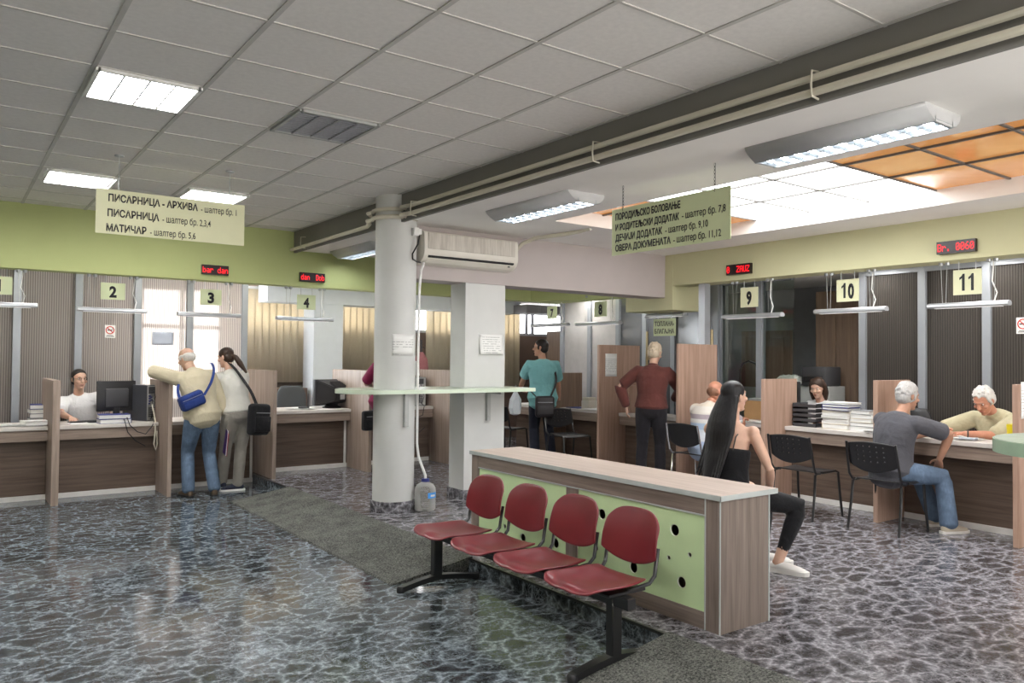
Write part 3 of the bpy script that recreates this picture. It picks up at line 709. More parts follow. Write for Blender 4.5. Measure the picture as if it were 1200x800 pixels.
# number signs and the lamps over the counters
def numsign(num, side, a, ztop, label, zs=2.505, wdt=.25, hgt=.19, c=9.85, mat=None, body=None):
    right = V((1, 0, 0)) if side == 'l' else V((0, -1, 0)); n = right.cross(V((0, 0, 1)))
    o = V((a, c, ztop - hgt)) if side == 'l' else V((c, a, ztop - hgt))
    t = thing('counter_sign', label, 'sign', o, 0, 'number signs hung over the counters')
    mb = MB(); mb.poly3([o - right * wdt / 2, o + right * wdt / 2, o + right * wdt / 2 + V((0, 0, hgt)), o - right * wdt / 2 + V((0, 0, hgt))], -n * .008); mb.build('board', mat or m_sgreen, t, smooth=0)
    mb = MB()
    for s in (-.3, .3):
        p = o + right * wdt * s + V((0, 0, hgt)); mb.tube([p - n * .004, V((p.x, p.y, zs)) - n * .004], .004, 6)
    mb.build('hanger', m_alu, t)
    if body:
        for k, (tx, w_) in enumerate(body): text('lettering', tx, o + n * .0005, right, (0, 0, 1), -wdt * w_, wdt * w_, hgt * (.58 - .43 * k), hgt * .26, m_ink, t, .02)
    else:
        gw = wdt * (.30 if len(num) == 1 else .27); tot = gw * len(num) + wdt * .05 * (len(num) - 1); cx_ = -tot / 2
        for ch in num:
            z0_, zh = hgt * .16, hgt * .68
            if ch == '1':
                st = gw * .36; xr = cx_ + gw * .78; P2 = [(xr - st, 0), (xr, 0), (xr, 1), (xr - st * .7, 1), (xr - st * 1.15, .87), (cx_ + gw * .08, .78), (cx_ + gw * .08, .64), (xr - st, .74)]
                mb = MB(); mb.poly3([o + n * .0005 + right * x + V((0, 0, z0_ + zh * z)) for x, z in P2], n * .0015); mb.build('numeral', m_ink, t, smooth=0)
            else: text('numeral', ch, o + n * .0005, right, (0, 0, 1), cx_, cx_ + gw, z0_, zh, m_ink, t, .045)
            cx_ += gw + wdt * .05
for num, a, zt in (('1', .455, 2.42), ('2', 1.545, 2.42), ('3', 2.62, 2.41), ('4', 3.825, 2.41)):
    numsign(num, 'l', a, zt, 'pale green sign with the number %s hung over its counter' % num)
for num, a, c in (('9', 5.855, 7.72), ('10', 4.605, 7.72), ('11', 3.41, 7.72)):
    numsign(num, 'r', a, 2.475, 'cream sign with the number %s hung over its counter' % num, 2.56, .25 if num != '9' else .245, .235, c, m_scream)
numsign('8', 'r', 8.76, 2.48, 'pale green sign with the number 8 hung by the lilac beam', 2.57, .27, .23, 8.0)
numsign('7', 'r', 9.92, 2.46, 'pale green sign with the number 7 hung behind the square column', 2.57, .25, .2, 8.0)
numsign('', 'r', 7.37, 2.165, 'pale green sign with two Cyrillic words hung over the cash desk', 2.25, .40, .235, 7.9, m_sgreen, (('ТОПЛАНА-', .44), ('БЛАГАЈНА', .44)))

def ctube(side, a0, a1, z, zs, label, c=9.85):
    right = V((1, 0, 0)) if side == 'l' else V((0, -1, 0)); P = lambda a, d, zz: V((a, c + d, zz)) if side == 'l' else V((c + d, a, zz))
    t = thing('counter_lamp', label, 'lamp', P((a0 + a1) / 2, 0, z), 0, 'slim tube lamps hung over the counters')
    mb = MB(); prof = [(.045 * math.cos(R(k)), .026 * math.sin(R(k))) for k in range(0, 181, 20)] + [(-.045, -.012), (-.03, -.022), (.03, -.022), (.045, -.012)]
    mb.poly3([P(a0, d, z + zz) for d, zz in prof], P(a1, 0, z) - P(a0, 0, z)); mb.build('housing', m_alu, t, smooth=40)
    mb = MB(); sq = .06 if a1 > a0 else -.06; mb.poly3([P(a0 + sq, d, z + zz) for d, zz in ((-.03, -.0235), (.03, -.0235), (.02, -.028), (-.02, -.028))], P(a1 - sq, 0, z) - P(a0 + sq, 0, z)); mb.build('tube', m_tube, t, smooth=0)
    L = abs(a1 - a0); sg = 1 if a1 > a0 else -1
    mb = MB()
    for k, q in enumerate((.2, .8)):
        for d in (-.03, .03): mb.tube([P(a0 + sg * L * q + d * .5, 0, z + .02), P(a0 + sg * L * q + d, 0, zs)], .0022, 5)
    mb.build('wire', m_lgrey, t)
    mb = MB()
    for q in (.2, .8):
        for d in (-.03, .03): pt = P(a0 + sg * L * q + d, 0, zs); mb.lathe([(.018, -.03), (.022, -.01), (.022, 0)], pt, 10)
    mb.build('ceiling_mount', m_alu, t)
    e = a0 + sg * L * .82
    MB().tube([P(e, 0, z + .02), P(e + sg * .02, .01, z + .1), P(e - sg * .02, .01, (z + zs) / 2), P(e, 0, zs)], .006, 6).build('power_cable', m_white, t)
ctube('l', .06, .81, 2.125, 2.505, 'slim tube lamp hung below the number 1 sign')
ctube('l', 1.19, 1.90, 2.11, 2.505, 'slim tube lamp hung below the number 2 sign')
ctube('l', 2.24, 2.98, 2.10, 2.505, 'slim tube lamp hung below the number 3 sign')
ctube('l', 3.43, 4.19, 2.095, 2.505, 'slim tube lamp hung below the number 4 sign')
ctube('r', 6.23, 5.40, 2.135, 2.56, 'slim tube lamp hung below the number 9 sign', 7.72)
ctube('r', 4.98, 4.18, 2.145, 2.56, 'slim tube lamp hung below the number 10 sign', 7.72)
ctube('r', 3.76, 3.05, 2.145, 2.56, 'slim tube lamp hung below the number 11 sign', 7.72)
ctube('r', 9.18, 8.22, 2.14, 2.57, 'slim tube lamp hung below the number 8 sign', 7.9)
ctube('r', 10.31, 9.39, 2.15, 2.57, 'slim tube lamp hung below the number 7 sign', 7.9)
ctube('r', 7.75, 7.05, 2.215, 2.25, 'short tube lamp under the green box above the cash desk', 7.95)

# ================================================================ COUNTERS
def counter(side, a0, a1, z0, zt, label, front, dep=.72, endtrim=False):
    """worktop, wooden apron, recessed front board and white kick strip"""
    c = front; B = lambda mb, u0, u1, d0, d1, z_0, z_1, bev=0: mb.box(u0, u1, c + d0, c + d1, z_0, z_1, bev) if side == 'l' else mb.box(c + d0, c + d1, u0, u1, z_0, z_1, bev)
    t = thing('service_counter', label, 'counter', ((a0 + a1) / 2, c, z0) if side == 'l' else (c, (a0 + a1) / 2, z0), 0, 'service counters along the walls')
    B(MB(), a0, a1, 0, dep, zt - .042, zt, .003).build('worktop', m_top, t, smooth=0)
    wa, wd = (m_wx, m_wdx) if side == 'l' else (m_wy, m_wdy)
    B(MB(), a0, a1, .02, .04, zt - .16, zt - .042).build('apron', wa, t, smooth=0)
    B(MB(), a0, a1, .13, .15, z0 + .055, zt - .042).build('front_panel', wd, t, smooth=0)
    B(MB(), a0, a1, .12, .145, z0, z0 + .055).build('kick_strip', m_kick, t, smooth=0)
    if endtrim: B(MB(), a1 - .045, a1 - .015, .115, .13, z0 + .055, zt - .16).build('upright_trim', m_kick, t, smooth=0)
lf = 9.94
counter('l', -.8, .945, 0, .815, 'wood-fronted counter below the number 1 sign, loose papers on top', lf)
counter('l', 1.02, 2.075, 0, .815, 'wood-fronted counter below the number 2 sign with a seated clerk behind', lf)
counter('l', 2.125, 3.235, 0, .815, 'wood-fronted counter where the cream sweater man and ponytail woman lean', lf, endtrim=True)
counter('l', 3.34, 4.515, PF, .90, 'wood-fronted counter carrying the bulky black monitor', lf, endtrim=True)
counter('l', 4.57, 5.81, PF, .90, 'wood-fronted counter behind the round column', lf)
counter('l', 5.87, 6.9, PF, .90, 'wood-fronted counter in the far corner behind the square column', lf)
rf = 7.45
counter('r', 2.80, 3.93, PF, .895, 'wood-fronted counter where the white-haired clerk is writing', rf)
counter('r', 3.975, 5.18, PF, .895, 'wood-fronted counter with the document stack behind the empty black chair', rf)
counter('r', 5.23, 6.385, PF, .895, 'wood-fronted counter where the striped-shirt man sits', rf)
counter('r', 6.44, 7.78, PF, .88, 'wood-fronted cash desk counter before the red sweater man', rf, .45)
counter('r', 7.835, 9.04, PF, .885, 'wood-fronted counter below the number 8 sign with papers and a backpack', rf)
counter('r', 9.09, 10.3, PF, .885, 'wood-fronted counter where the turquoise shirt man leans', rf)

def divider(side, a, wd, f0, f1, z0, z1, label, mat):
    o = MB()
    o.box(a - wd / 2, a + wd / 2, f0, f1, z0, z1, .002) if side == 'l' else o.box(f0, f1, a - wd / 2, a + wd / 2, z0, z1, .002)
    o = o.build('counter_divider', mat, smooth=0); o.data.materials[0] = mat
    return tag(o, label, 'divider', 'upright wooden dividers between the counters')
divider('l', .982, .07, 9.56, 10.7, 0, 1.325, 'upright wooden divider between the number 1 and 2 counters', m_wz)
divider('l', 2.10, .045, 9.48, 10.5, 0, 1.31, 'upright wooden divider under the cream sweater man\'s arm, beside the computer tower', m_wz)
divider('l', 3.31, .045, 9.5, 10.5, PF, 1.43, 'upright wooden divider right beside the ponytail woman', m_wz)
divider('l', 4.542, .045, 9.4, 10.6, PF, 1.43, 'upright wooden divider between the bulky monitor and the round column', m_wz)
divider('l', 5.84, .05, 9.42, 10.6, PF, 1.43, 'upright wooden divider seen between the two columns', m_wz)
divider('r', 7.81, .04, 7.1, 7.86, PF, 1.80, 'tall wooden divider with a pinned notice beside the red sweater man', m_pink)
divider('r', 6.41, .04, 7.1, 7.8, PF, 1.80, 'tall rosy wooden divider between the cash desk and the striped-shirt man', m_pink)
divider('r', 5.205, .045, 7.1, 7.68, PF, 1.41, 'upright wooden divider behind the long-haired woman, before the dark-haired clerk', m_pink)
divider('r', 3.955, .045, 7.1, 7.7, PF, 1.43, 'upright wooden divider behind the grey shirt man\'s shoulder', m_pink)
divider('r', 2.765, .05, 7.1, 7.8, PF, 1.43, 'upright wooden divider beside the yellow cup with a notice on it', m_pink)
divider('r', 9.065, .04, 7.3, 7.9, PF, 1.40, 'upright wooden divider between the number 7 and 8 counters', m_cab)
# small box shelf on the cash desk and pole with latch
tag(MB().box(7.56, 7.9, 7.68, 7.785, .88, 1.25, .003).build('cash_desk_box', m_pink, smooth=0), 'wooden upstand box on the cash desk behind the red sweater man', 'box')
for y, lb in ((7.74, 'brass post with a latch at the pinned-notice divider'), (6.6, 'short brass post on the rosy divider')):
    q = thing('counter_post', lb, 'post', (7.95, y, 1.0)); m_br = MATS.setdefault('brass', plain('aged brass', (.42, .34, .2), .35, .8))
    MB().tube([(7.95, y, PF), (7.95, y, 2.0)], .018, 10).build('pole', m_br, q)
    MB().box(7.94, 8.0, y - .05, y - .02, 1.6, 1.65, .004).build('latch', m_br, q)

# ================================================================ NOTICES
def notice(name, c, right, w_, h_, label, mat=None, n_off=.002, cat='notice', curl=0):
    right = V(right); up = V((0, 0, 1)); n = right.cross(up); c = V(c) + n * n_off
    mb = MB(); N = 6
    mb.sheet([[right * w_ * (i / N - .5) + up * h_ * (j / N - .5) + n * (curl * (1 - j / N) ** 2 * (abs(i / N - .5) + .3)) for j in range(N + 1)] for i in range(N + 1)])
    o = mb.build(name, mat or m_printed, None, True, 40, .0012); o.location = c
    return tag(o, label, cat)
# the notice on the round column follows its curve
mb = MB(); rr = .2065
mb.sheet([[(rr * math.cos(R(a)), rr * math.sin(R(a)), z) for z in (-.105, -.05, 0, .05, .105)] for a in range(-125, -51, 6)])
o = mb.build('paper_notice', m_printed_bent, None, True, 60, .001); o.location = (3.64, 7.0, 1.725); tag(o, 'printed sheet taped on the round column', 'notice')
notice('paper_notice', (4.83, 7.048, 1.755), (1, 0, 0), .30, .215, 'printed sheet with a curling edge on the square column', curl=.03)
notice('paper_notice', (7.315, 7.79, 1.53), (1, 0, 0), .21, .31, 'printed sheet pinned on the tall divider beside the red sweater man')
notice('paper_notice', (7.25, 2.738, 1.30), (1, 0, 0), .24, .30, 'printed sheet on the divider above the rounded mint shelf')
notice('paper_notice', (2.325, 10.998, 1.825), (1, 0, 0), .26, .17, 'bluish sheet stuck on the bright ribbed glazing', plain('pale blue sheet', (.42, .46, .55), .7))
def nosmoke(c, right, w_, h_, label):
    right = V(right); up = V((0, 0, 1)); n = right.cross(up); c = V(c) + n * .003
    t = thing('no_smoking_sign', label, 'sign', c)
    q = lambda mb, a0, a1, b0, b1, d=.001: mb.poly3([c + right * a + up * b for a, b in ((a0, b0), (a1, b0), (a1, b1), (a0, b1))], n * d)
    mb = MB(); q(mb, -w_ / 2, w_ / 2, -h_ / 2, h_ / 2); mb.build('sticker', m_paper, t, smooth=0)
    cc = c + up * h_ * .1 + n * .003; rr = w_ * .38
    mb = MB(); mb.tube([cc + right * rr * math.cos(2 * PI * k / 24) + up * rr * math.sin(2 * PI * k / 24) for k in range(24)], .0055, 5, True)
    mb.tube([cc + (right + up * -1).normalized() * -rr, cc + (right - up).normalized() * rr], .005, 5)
    mb.build('red_ring', plain('sign red', (.6, .03, .03), .5), t)
    mb = MB(); mb.tube([cc - right * rr * .7 - n * .002, cc + right * rr * .55 - n * .002], .006, 5); mb.tube([cc + right * rr * .55 + up * .01, cc + right * rr * .7 + up * .03], .002, 4)
    mb.build('cigarette', m_ink, t)
    mb = MB(); q(mb, -w_ * .38, w_ * .38, -h_ * .42, -h_ * .37, .002); q(mb, -w_ * .3, w_ * .3, -h_ * .34, -h_ * .3, .002); mb.build('print_line', m_dgrey, t, smooth=0)
nosmoke((1.70, 10.998, 1.90), (1, 0, 0), .12, .16, 'no smoking sticker on the ribbed glazing below the number 2 lamp')
nosmoke((8.598, 3.275, 1.975), (0, -1, 0), .125, .16, 'no smoking sticker on the dark ribbed glazing beyond the number 11 lamp')
# ================================================================ RECEPTION DESK
DX, DY0, DY1, DZ = 3.468, 2.815, 5.312, .86
dk = thing('writing_desk', 'long taupe wooden desk with pale green perforated panels behind the red bench', 'desk', (3.68, 4.06, PF))
MB().box(DX - .012, 3.965, DY0 - .012, DY1 + .012, DZ - .03, DZ, .002).build('desk_top', m_desktop, dk, smooth=0)
MB().box(DX - .015, DX - .012, DY0 - .015, DY1 + .015, DZ - .03, DZ - .001).box(DX - .015, 3.965, DY0 - .015, DY0 - .012, DZ - .03, DZ - .001).build('edge_band', m_edge, dk, smooth=0)
MB().box(DX + .03, 3.90, DY0, DY0 + .035, PF, DZ - .03).build('side_panel', m_deskz, dk, smooth=0)
MB().box(DX + .03, 3.90, DY1 - .035, DY1, PF, DZ - .03).build('side_panel', m_deskz, dk, smooth=0)
MB().box(3.86, 3.88, DY0 + .035, DY1 - .035, PF, DZ - .03).build('back_panel', m_deskz, dk, smooth=0)
MB().box(DX, DX + .03, DY0, DY0 + .105, PF, DZ - .03).build('stile', m_deskz, dk, smooth=0)
MB().box(DX, DX + .03, DY1 - .10, DY1, PF, DZ - .03).build('stile', m_deskz, dk, smooth=0)
MB().box(DX, DX + .03, 4.01, 4.13, PF, .73).build('stile', m_deskz, dk, smooth=0)
MB().box(DX, DX + .03, DY0 + .105, DY1 - .10, .735, DZ - .03).build('top_rail', m_desk, dk, smooth=0)
MB().box(DX, DX + .03, DY0 + .105, DY1 - .10, PF, .195).build('bottom_rail', m_desk, dk, smooth=0)
for a in (DY0 + .002, DY0 + .105): MB().box(DX - .003, DX + .002, a - .004, a + .004, PF, DZ - .03).build('edge_strip', m_edge, dk, smooth=0)
MB().box(DX - .004, DX + .002, DY0 + .105, DY1 - .10, .73, .738).build('edge_strip', m_edge, dk, smooth=0)
MB().box(3.893, 3.903, DY0 - .004, DY0 + .004, PF, DZ - .03).build('edge_strip', m_edge, dk, smooth=0)
def perf(y0, y1, holes):
    cu = bpy.data.curves.new('p', 'CURVE'); cu.dimensions = '2D'; cu.fill_mode = 'BOTH'; cu.extrude = .006; cu.resolution_u = 1
    def sp(pts):
        s = cu.splines.new('POLY'); s.points.add(len(pts) - 1); s.use_cyclic_u = True
        for p, q in zip(s.points, pts): p.co = (q[0], q[1], 0, 1)
    sp([(y0, .195), (y1, .195), (y1, .73), (y0, .73)])
    for y, z, r_ in holes: sp([(y + r_ * math.cos(2 * PI * k / 28), z + r_ * math.sin(2 * PI * k / 28)) for k in range(28)])
    o = bpy.data.objects.new('p', cu); COL.objects.link(o); me = baked(o); bpy.data.objects.remove(o)
    me.transform(Matrix(((0, 0, 1, DX + .014), (1, 0, 0, 0), (0, 1, 0, 0), (0, 0, 0, 1))))
    pn = link('green_panel', me, m_pgreen, dk, True, 0)
    rim = MB()
    for y, z, r_ in holes: rim.tube([(DX + .012, y + r_ * math.cos(2 * PI * k / 20), z + r_ * math.sin(2 * PI * k / 20)) for k in range(20)], .0025, 5, True)
    rim.build('hole_rim', m_white, pn)
perf(DY0 + .105, 4.01, [(3.155, .61, .034), (3.20, .44, .014), (3.04, .49, .014), (3.10, .32, .032), (3.49, .32, .034), (3.83, .37, .018), (3.62, .56, .016), (3.78, .60, .034)])
perf(4.13, DY1 - .10, [(4.86, .33, .016), (4.63, .285, .033), (4.25, .32, .034), (4.42, .50, .016), (4.62, .60, .033), (5.03, .58, .016)])

# ================================================================ RED BENCH
bn = thing('waiting_bench', 'row of four oxblood red plastic seats on a black steel beam', 'bench', (2.85, 3.85, 0))
BXc = 2.84
MB().box(BXc - .03, BXc + .03, 2.86, 4.80, .335, .395, .004).build('beam', m_blackm, bn, smooth=0)
for y, post in ((3.0, 2.99), (4.86, 4.79)):
    lg = MB().box(BXc - .035, BXc + .035, post - .028, post + .028, .05, .40, .006).box(BXc - .045, BXc + .045, post - .036, post + .036, .38, .405, .006).build('leg', m_blackm, bn)
    mb = MB(); yy = post
    mb.flatbar([(2.56, yy, .022), (2.60, yy, .03), (2.72, yy, .052), (BXc, yy, .066), (2.98, yy, .052), (3.12, yy, .03), (3.17, yy, .022)], .055, .035, (0, 1, 0)); mb.build('foot', m_blackm, lg, smooth=50)
    for x in (2.56, 3.17): MB().lathe([(.028, .0), (.03, .01), (.03, .03), (.022, .042)], (x, yy, 0), 12).build('foot_cap', m_black, lg)
for k, y in enumerate((3.11, 3.585, 4.06, 4.535)):
    # seat: a shell dished at the back with a rolled front edge
    st = MB(); N = 14; hw = .222; grid = []
    for i in range(N + 1):
        u_ = i / N; x = 2.585 + .43 * u_
        ww = hw * (1 - .16 * max(0, (u_ - .55) / .45) ** 2 - .22 * max(0, (.16 - u_) / .16) ** 2)
        row = []
        for j in range(N + 1):
            v_ = j / N * 2 - 1
            z = .452 - .028 * math.sin(PI * min(1, u_ * 1.05)) * (1 - .75 * v_ * v_) - .035 * max(0, (.2 - u_) / .2) ** 2 + .012 * abs(v_) ** 3 - .012 * u_
            z += .012 * math.exp(-((u_ - .1) / .12) ** 2) * (math.exp(-((v_) / .25) ** 2))
            row.append((x + .02 * v_ * v_ * (1 if u_ < .3 else 0) * (1 - u_ / .3), y + v_ * ww, z))
        grid.append(row)
    st.sheet(grid); st.build('seat', m_red, bn, smooth=180, solid=.014, sub=1)
    bk = MB(); grid = []
    for i in range(N + 1):
        u_ = i / N
        row = []
        for j in range(N + 1):
            v_ = j / N * 2 - 1
            top = .785 - .05 * abs(v_) ** 5 - .012 * v_ * v_; bot = .492 + .055 * abs(v_) ** 2.2
            z = bot + (top - bot) * u_
            ww = .215 * (1 - .05 * u_ - .07 * max(0, (u_ - .8) / .2) ** 2)
            x = 3.035 + .075 * (z - .48) / .3 + .028 * (1 - v_ * v_) - .012 * math.sin(PI * u_)
            row.append((x, y + v_ * ww, z))
        grid.append(row)
    bk.sheet(grid); bk.build('backrest', m_red, bn, smooth=180, solid=.014, sub=1)
    for s in (-1, 1):
        MB().tube([(BXc, y + s * .175, .40), (2.95, y + s * .178, .415), (3.03, y + s * .185, .425), (3.065, y + s * .19, .46), (3.075, y + s * .19, .52), (3.095, y + s * .185, .60)], .0105, 8).build('back_support', m_blackm, bn)
    MB().box(BXc - .1, 3.0, y - .19, y + .19, .396, .412, .003).build('seat_bracket', m_blackm, bn, smooth=0)

# ================================================================ VISITOR CHAIRS
def visitor_chair(loc, rotz, label, first=[None], chrome=False):
    """black stacking chair; local +y is where the sitter faces"""
    grp = 'black visitor chairs at the counters'
    if first[0] is not None and not chrome: return dup(first[0], loc, rotz, label, grp)
    t = thing('visitor_chair', label, 'chair', (0, 0, 0), 0, grp); leg_m = m_chrome if chrome else m_blackm
    N = 12; g = []
    for i in range(N + 1):
        u_ = i / N; row = []
        for j in range(N + 1):
            v_ = j / N * 2 - 1
            row.append((v_ * .215 * (1 - .08 * (1 - u_)), -.2 + .41 * u_, .455 - .02 * math.sin(PI * u_) * (1 - .6 * v_ * v_) - .03 * max(0, (u_ - .82) / .18) ** 2 + .012 * max(0, .3 - u_)))
        g.append(row)
    MB().sheet(g).build('seat', m_black, t, smooth=180, solid=.014, sub=1)
    mb = MB(); nx, nz = 36, 24
    def bp(i, j):
        v_ = i / nx * 2 - 1; w_ = j / nz
        z = .56 + .24 * w_ - .035 * v_ * v_ * (1 - w_) * -1 - .02 * v_ * v_ * w_ - .03 * (1 - w_) * (1 - v_ * v_)
        return (v_ * (.225 - .01 * w_), -.225 - .05 * w_ - .025 * (1 - v_ * v_), z)
    vs = [[mb.bm.verts.new(bp(i, j)) for j in range(nz + 1)] for i in range(nx + 1)]
    for i in range(nx):
        for j in range(nz):
            if not chrome and 3 < i < nx - 4 and (i % 5 == 2) and (j in (8, 12, 16, 20)): continue
            mb.bm.faces.new((vs[i][j], vs[i + 1][j], vs[i + 1][j + 1], vs[i][j + 1]))
    mb.build('backrest', m_black, t, smooth=180, solid=.012)
    for s in (-1, 1):
        MB().tube([(s * .235, .25, .0), (s * .228, .215, .24), (s * .222, .195, .43), (s * .215, .15, .447), (s * .21, -.05, .44)], .0125, 8).build('leg', leg_m, t)
        MB().tube([(s * .235, -.25, .0), (s * .228, -.205, .24), (s * .222, -.185, .43), (s * .215, -.14, .44)], .0125, 8).build('leg', leg_m, t)
        MB().tube([(s * .218, -.1, .437), (s * .228, -.19, .45), (s * .235, -.225, .5), (s * .232, -.262, .66), (s * .225, -.29, .79)], .0115, 8).build('back_frame', leg_m, t)
    MB().tube([(-.21, -.05, .44), (.21, -.05, .44)], .01, 8).tube([(-.21, .13, .445), (.21, .13, .445)], .01, 8).build('crossbar', leg_m, t)
    if not chrome: first[0] = t
    t.location = loc; t.rotation_euler = (0, 0, rotz); MW[t.name] = Matrix.Translation(V(loc)) @ Matrix.Rotation(rotz, 4, 'Z')
    return t
visitor_chair((6.86, 4.53, PF), R(-90), 'empty black perforated chair in front of the document stack')
visitor_chair((6.90, 3.73, PF), R(-90), 'black perforated chair the grey shirt man sits on')
visitor_chair((7.0, 9.75, PF), R(-75), 'black chair at the counter behind the turquoise shirt man')
visitor_chair((7.12, 8.43, PF), R(175), 'black chair between the turquoise shirt man and the tall divider')
visitor_chair((6.97, 5.97, PF), R(-90), 'black backed chair with chrome legs the striped-shirt man sits on', chrome=True)
t = thing('stool', 'low black stool the long-haired woman sits on behind the desk', 'stool', (4.66, 3.71, PF))
MB().lathe([(.16, .40), (.175, .42), (.175, .45), (.15, .465)], (4.66, 3.71, PF), 24).build('seat', m_black, t)
for k in range(4):
    a = PI / 4 + k * PI / 2; MB().tube([(4.66 + .1 * math.cos(a), 3.71 + .1 * math.sin(a), PF + .41), (4.66 + .17 * math.cos(a), 3.71 + .17 * math.sin(a), PF)], .012).build('leg', m_blackm, t)
def office_chair(x, y, mat, label, ang, zt=1.18):
    t = thing('office_chair', label, 'office chair', (x, y, 0), ang); z0 = zt - 1.18
    L = lambda mb: mb
    g = []; N = 10
    for i in range(N + 1):
        u_ = i / N; row = []
        for j in range(N + 1):
            v_ = j / N * 2 - 1; ww = .21 * (1 - .35 * max(0, (u_ - .6) / .4) ** 2.2 - .15 * max(0, (.25 - u_) / .25) ** 2)
            row.append((v_ * ww, .2 + .05 * u_ - .05 * (1 - v_ * v_), z0 + .72 + .46 * u_))
        g.append(row)
    MB().sheet(g).build('backrest', mat, t, False, 180, .05, 1)
    MB().box(-.22, .22, -.24, .2, z0 + .50, z0 + .57, .03, 3).build('seat', mat, t, False)
    MB().box(-.03, .03, .19, .26, z0 + .48, z0 + .9, .005).build('back_post', m_black, t, False)
    MB().tube([(0, 0, .1), (0, 0, z0 + .5)], .025).build('gas_column', m_black, t, False)
    mb = MB()
    for k in range(5):
        a = 2 * PI * k / 5; mb.tube([(0, 0, .1), (.28 * math.cos(a), .28 * math.sin(a), .07)], .018); mb.ell((.28 * math.cos(a), .28 * math.sin(a), .03), (.03, .03, .03), None, 10, 8)
    mb.build('star_base', m_black, t, False)
office_chair(4.07, 10.95, plain('charcoal fabric', (.075, .08, .085), .9), 'charcoal office chair behind the counter with the bulky monitor', R(-15))
office_chair(3.46, 10.85, plain('bright red fabric', (.42, .03, .04), .8), 'red office chair glimpsed beside the ponytail woman', R(10), 1.11)
office_chair(8.15, 4.25, m_black, 'black office chair behind the document stack', R(-90), 1.12)
# ================================================================ BLINDS AND BACKGROUND FURNITURE
def blind(x0, x1, z0, z1, y, label, axis=0):
    t = thing('vertical_blind', label, 'blind', ((x0 + x1) / 2, y, z0), 0, 'beige vertical blinds before the back windows')
    mb = MB(); n = int((x1 - x0) / .112); st = (x1 - x0) / n
    for k in range(n):
        c = x0 + (k + .5) * st; a = R(-17); hw = st * .55
        P = [(c + hw * q * math.cos(a), y + hw * q * math.sin(a) + .008 * (1 - q * q), 0) for q in (-1, -.5, 0, .5, 1)]
        mb.sheet([[(p[0], p[1], z0), (p[0], p[1], z1)] for p in P])
    mb.build('slats', m_blind, t, smooth=60, solid=.001)
    MB().box(x0, x1, y - .02, y + .02, z1, z1 + .04).build('head_rail', m_white, t, smooth=0)
blind(3.42, 4.67, 1.2, 2.64, 12.08, 'wide beige vertical blind behind the number 4 sign')
blind(5.14, 6.62, 1.2, 2.60, 12.14, 'beige vertical blind behind the magenta-topped person')
blind(6.95, 7.5, 1.0, 2.60, 12.16, 'narrow beige vertical blind seen between the two columns')
blind(8.2, 8.95, 1.0, 2.60, 12.1, 'narrow beige vertical blind just past the square column')
# low cabinets under the blinds
def cabinet(x0, x1, y0, y1, z0, z1, label, mat, face, ndoor=2):
    """tall or low cupboard; face = the side its doors are on ('y' = low y, 'x' = low x)"""
    t = thing('cabinet', label, 'cabinet', ((x0 + x1) / 2, (y0 + y1) / 2, z0))
    MB().box(x0, x1, y0, y1, z0, z1, .003).build('body', mat, t, smooth=0)
    for k in range(ndoor):
        if face == 'y':
            a, b = x0 + (x1 - x0) * k / ndoor + .004, x0 + (x1 - x0) * (k + 1) / ndoor - .004
            d = MB().box(a, b, y0 - .018, y0 - .001, z0 + .06, z1 - .01, .002).build('door', mat, t, smooth=0)
            hx = b - .04 if k % 2 == 0 else a + .04
            MB().box(hx - .006, hx + .006, y0 - .04, y0 - .018, (z0 + z1) / 2 - .07, (z0 + z1) / 2 + .07).build('handle', m_alu, d, smooth=0)
        else:
            a, b = y0 + (y1 - y0) * k / ndoor + .004, y0 + (y1 - y0) * (k + 1) / ndoor - .004
            d = MB().box(x0 - .018, x0 - .001, a, b, z0 + .06, z1 - .01, .002).build('door', mat, t, smooth=0)
            hy = b - .04 if k % 2 == 0 else a + .04
            MB().box(x0 - .04, x0 - .018, hy - .006, hy + .006, (z0 + z1) / 2 - .07, (z0 + z1) / 2 + .07).build('handle', m_alu, d, smooth=0)
cabinet(3.5, 4.6, 11.75, 12.0, 0, 1.12, 'low dark brown cabinet under the wide beige blind', m_brown, 'y', 3)
cabinet(5.2, 6.6, 11.7, 12.0, 0, 1.12, 'low dark brown cabinet under the blind behind the bulky monitor', m_brown, 'y', 3)
cabinet(9.15, 9.62, 11.0, 11.5, 0, 2.12, 'tall brown wardrobe behind the turquoise shirt man', m_cab, 'y', 1)
cabinet(9.1, 9.6, 5.30, 5.86, 0, 2.5, 'tall brown wardrobe behind the dark-haired clerk', m_cab, 'x', 2)
cabinet(9.3, 9.7, 4.98, 5.28, 0, 2.5, 'dark cupboard beside the tall wardrobe and the ribbed glazing', m_brown, 'x', 1)
# coat on a hook
t = thing('hanging_coat', 'dusty pink coat on a hanger by the far back wall', 'coat', (6.36, 11.3, 1.2))
mb = MB(); mb.lathe([(.13, 1.12), (.14, 1.25), (.135, 1.45), (.12, 1.58), (.05, 1.68), (.03, 1.70)], (6.36, 11.3, 0), 18)
for v in mb.bm.verts: v.co.y = 11.3 + (v.co.y - 11.3) * .45
mb.build('coat_body', cloth('dusty pink wool', (.33, .13, .14)), t)
MB().tube([(6.36, 11.3, 1.66), (6.36, 11.3, 1.74), (6.38, 11.3, 1.78), (6.41, 11.3, 1.78), (6.42, 11.3, 1.75)], .005, 6).build('hanger', m_black, t)
MB().tube([(6.36, 11.3, 0.05), (6.36, 11.3, 1.9)], .016).lathe([(.2, 0), (.2, .03), (.03, .05)], (6.36, 11.3, 0), 20).tube([(6.36, 11.3, 1.8), (6.30, 11.27, 1.84), (6.26, 11.25, 1.9)], .009).build('coat_stand', m_dgrey, t)
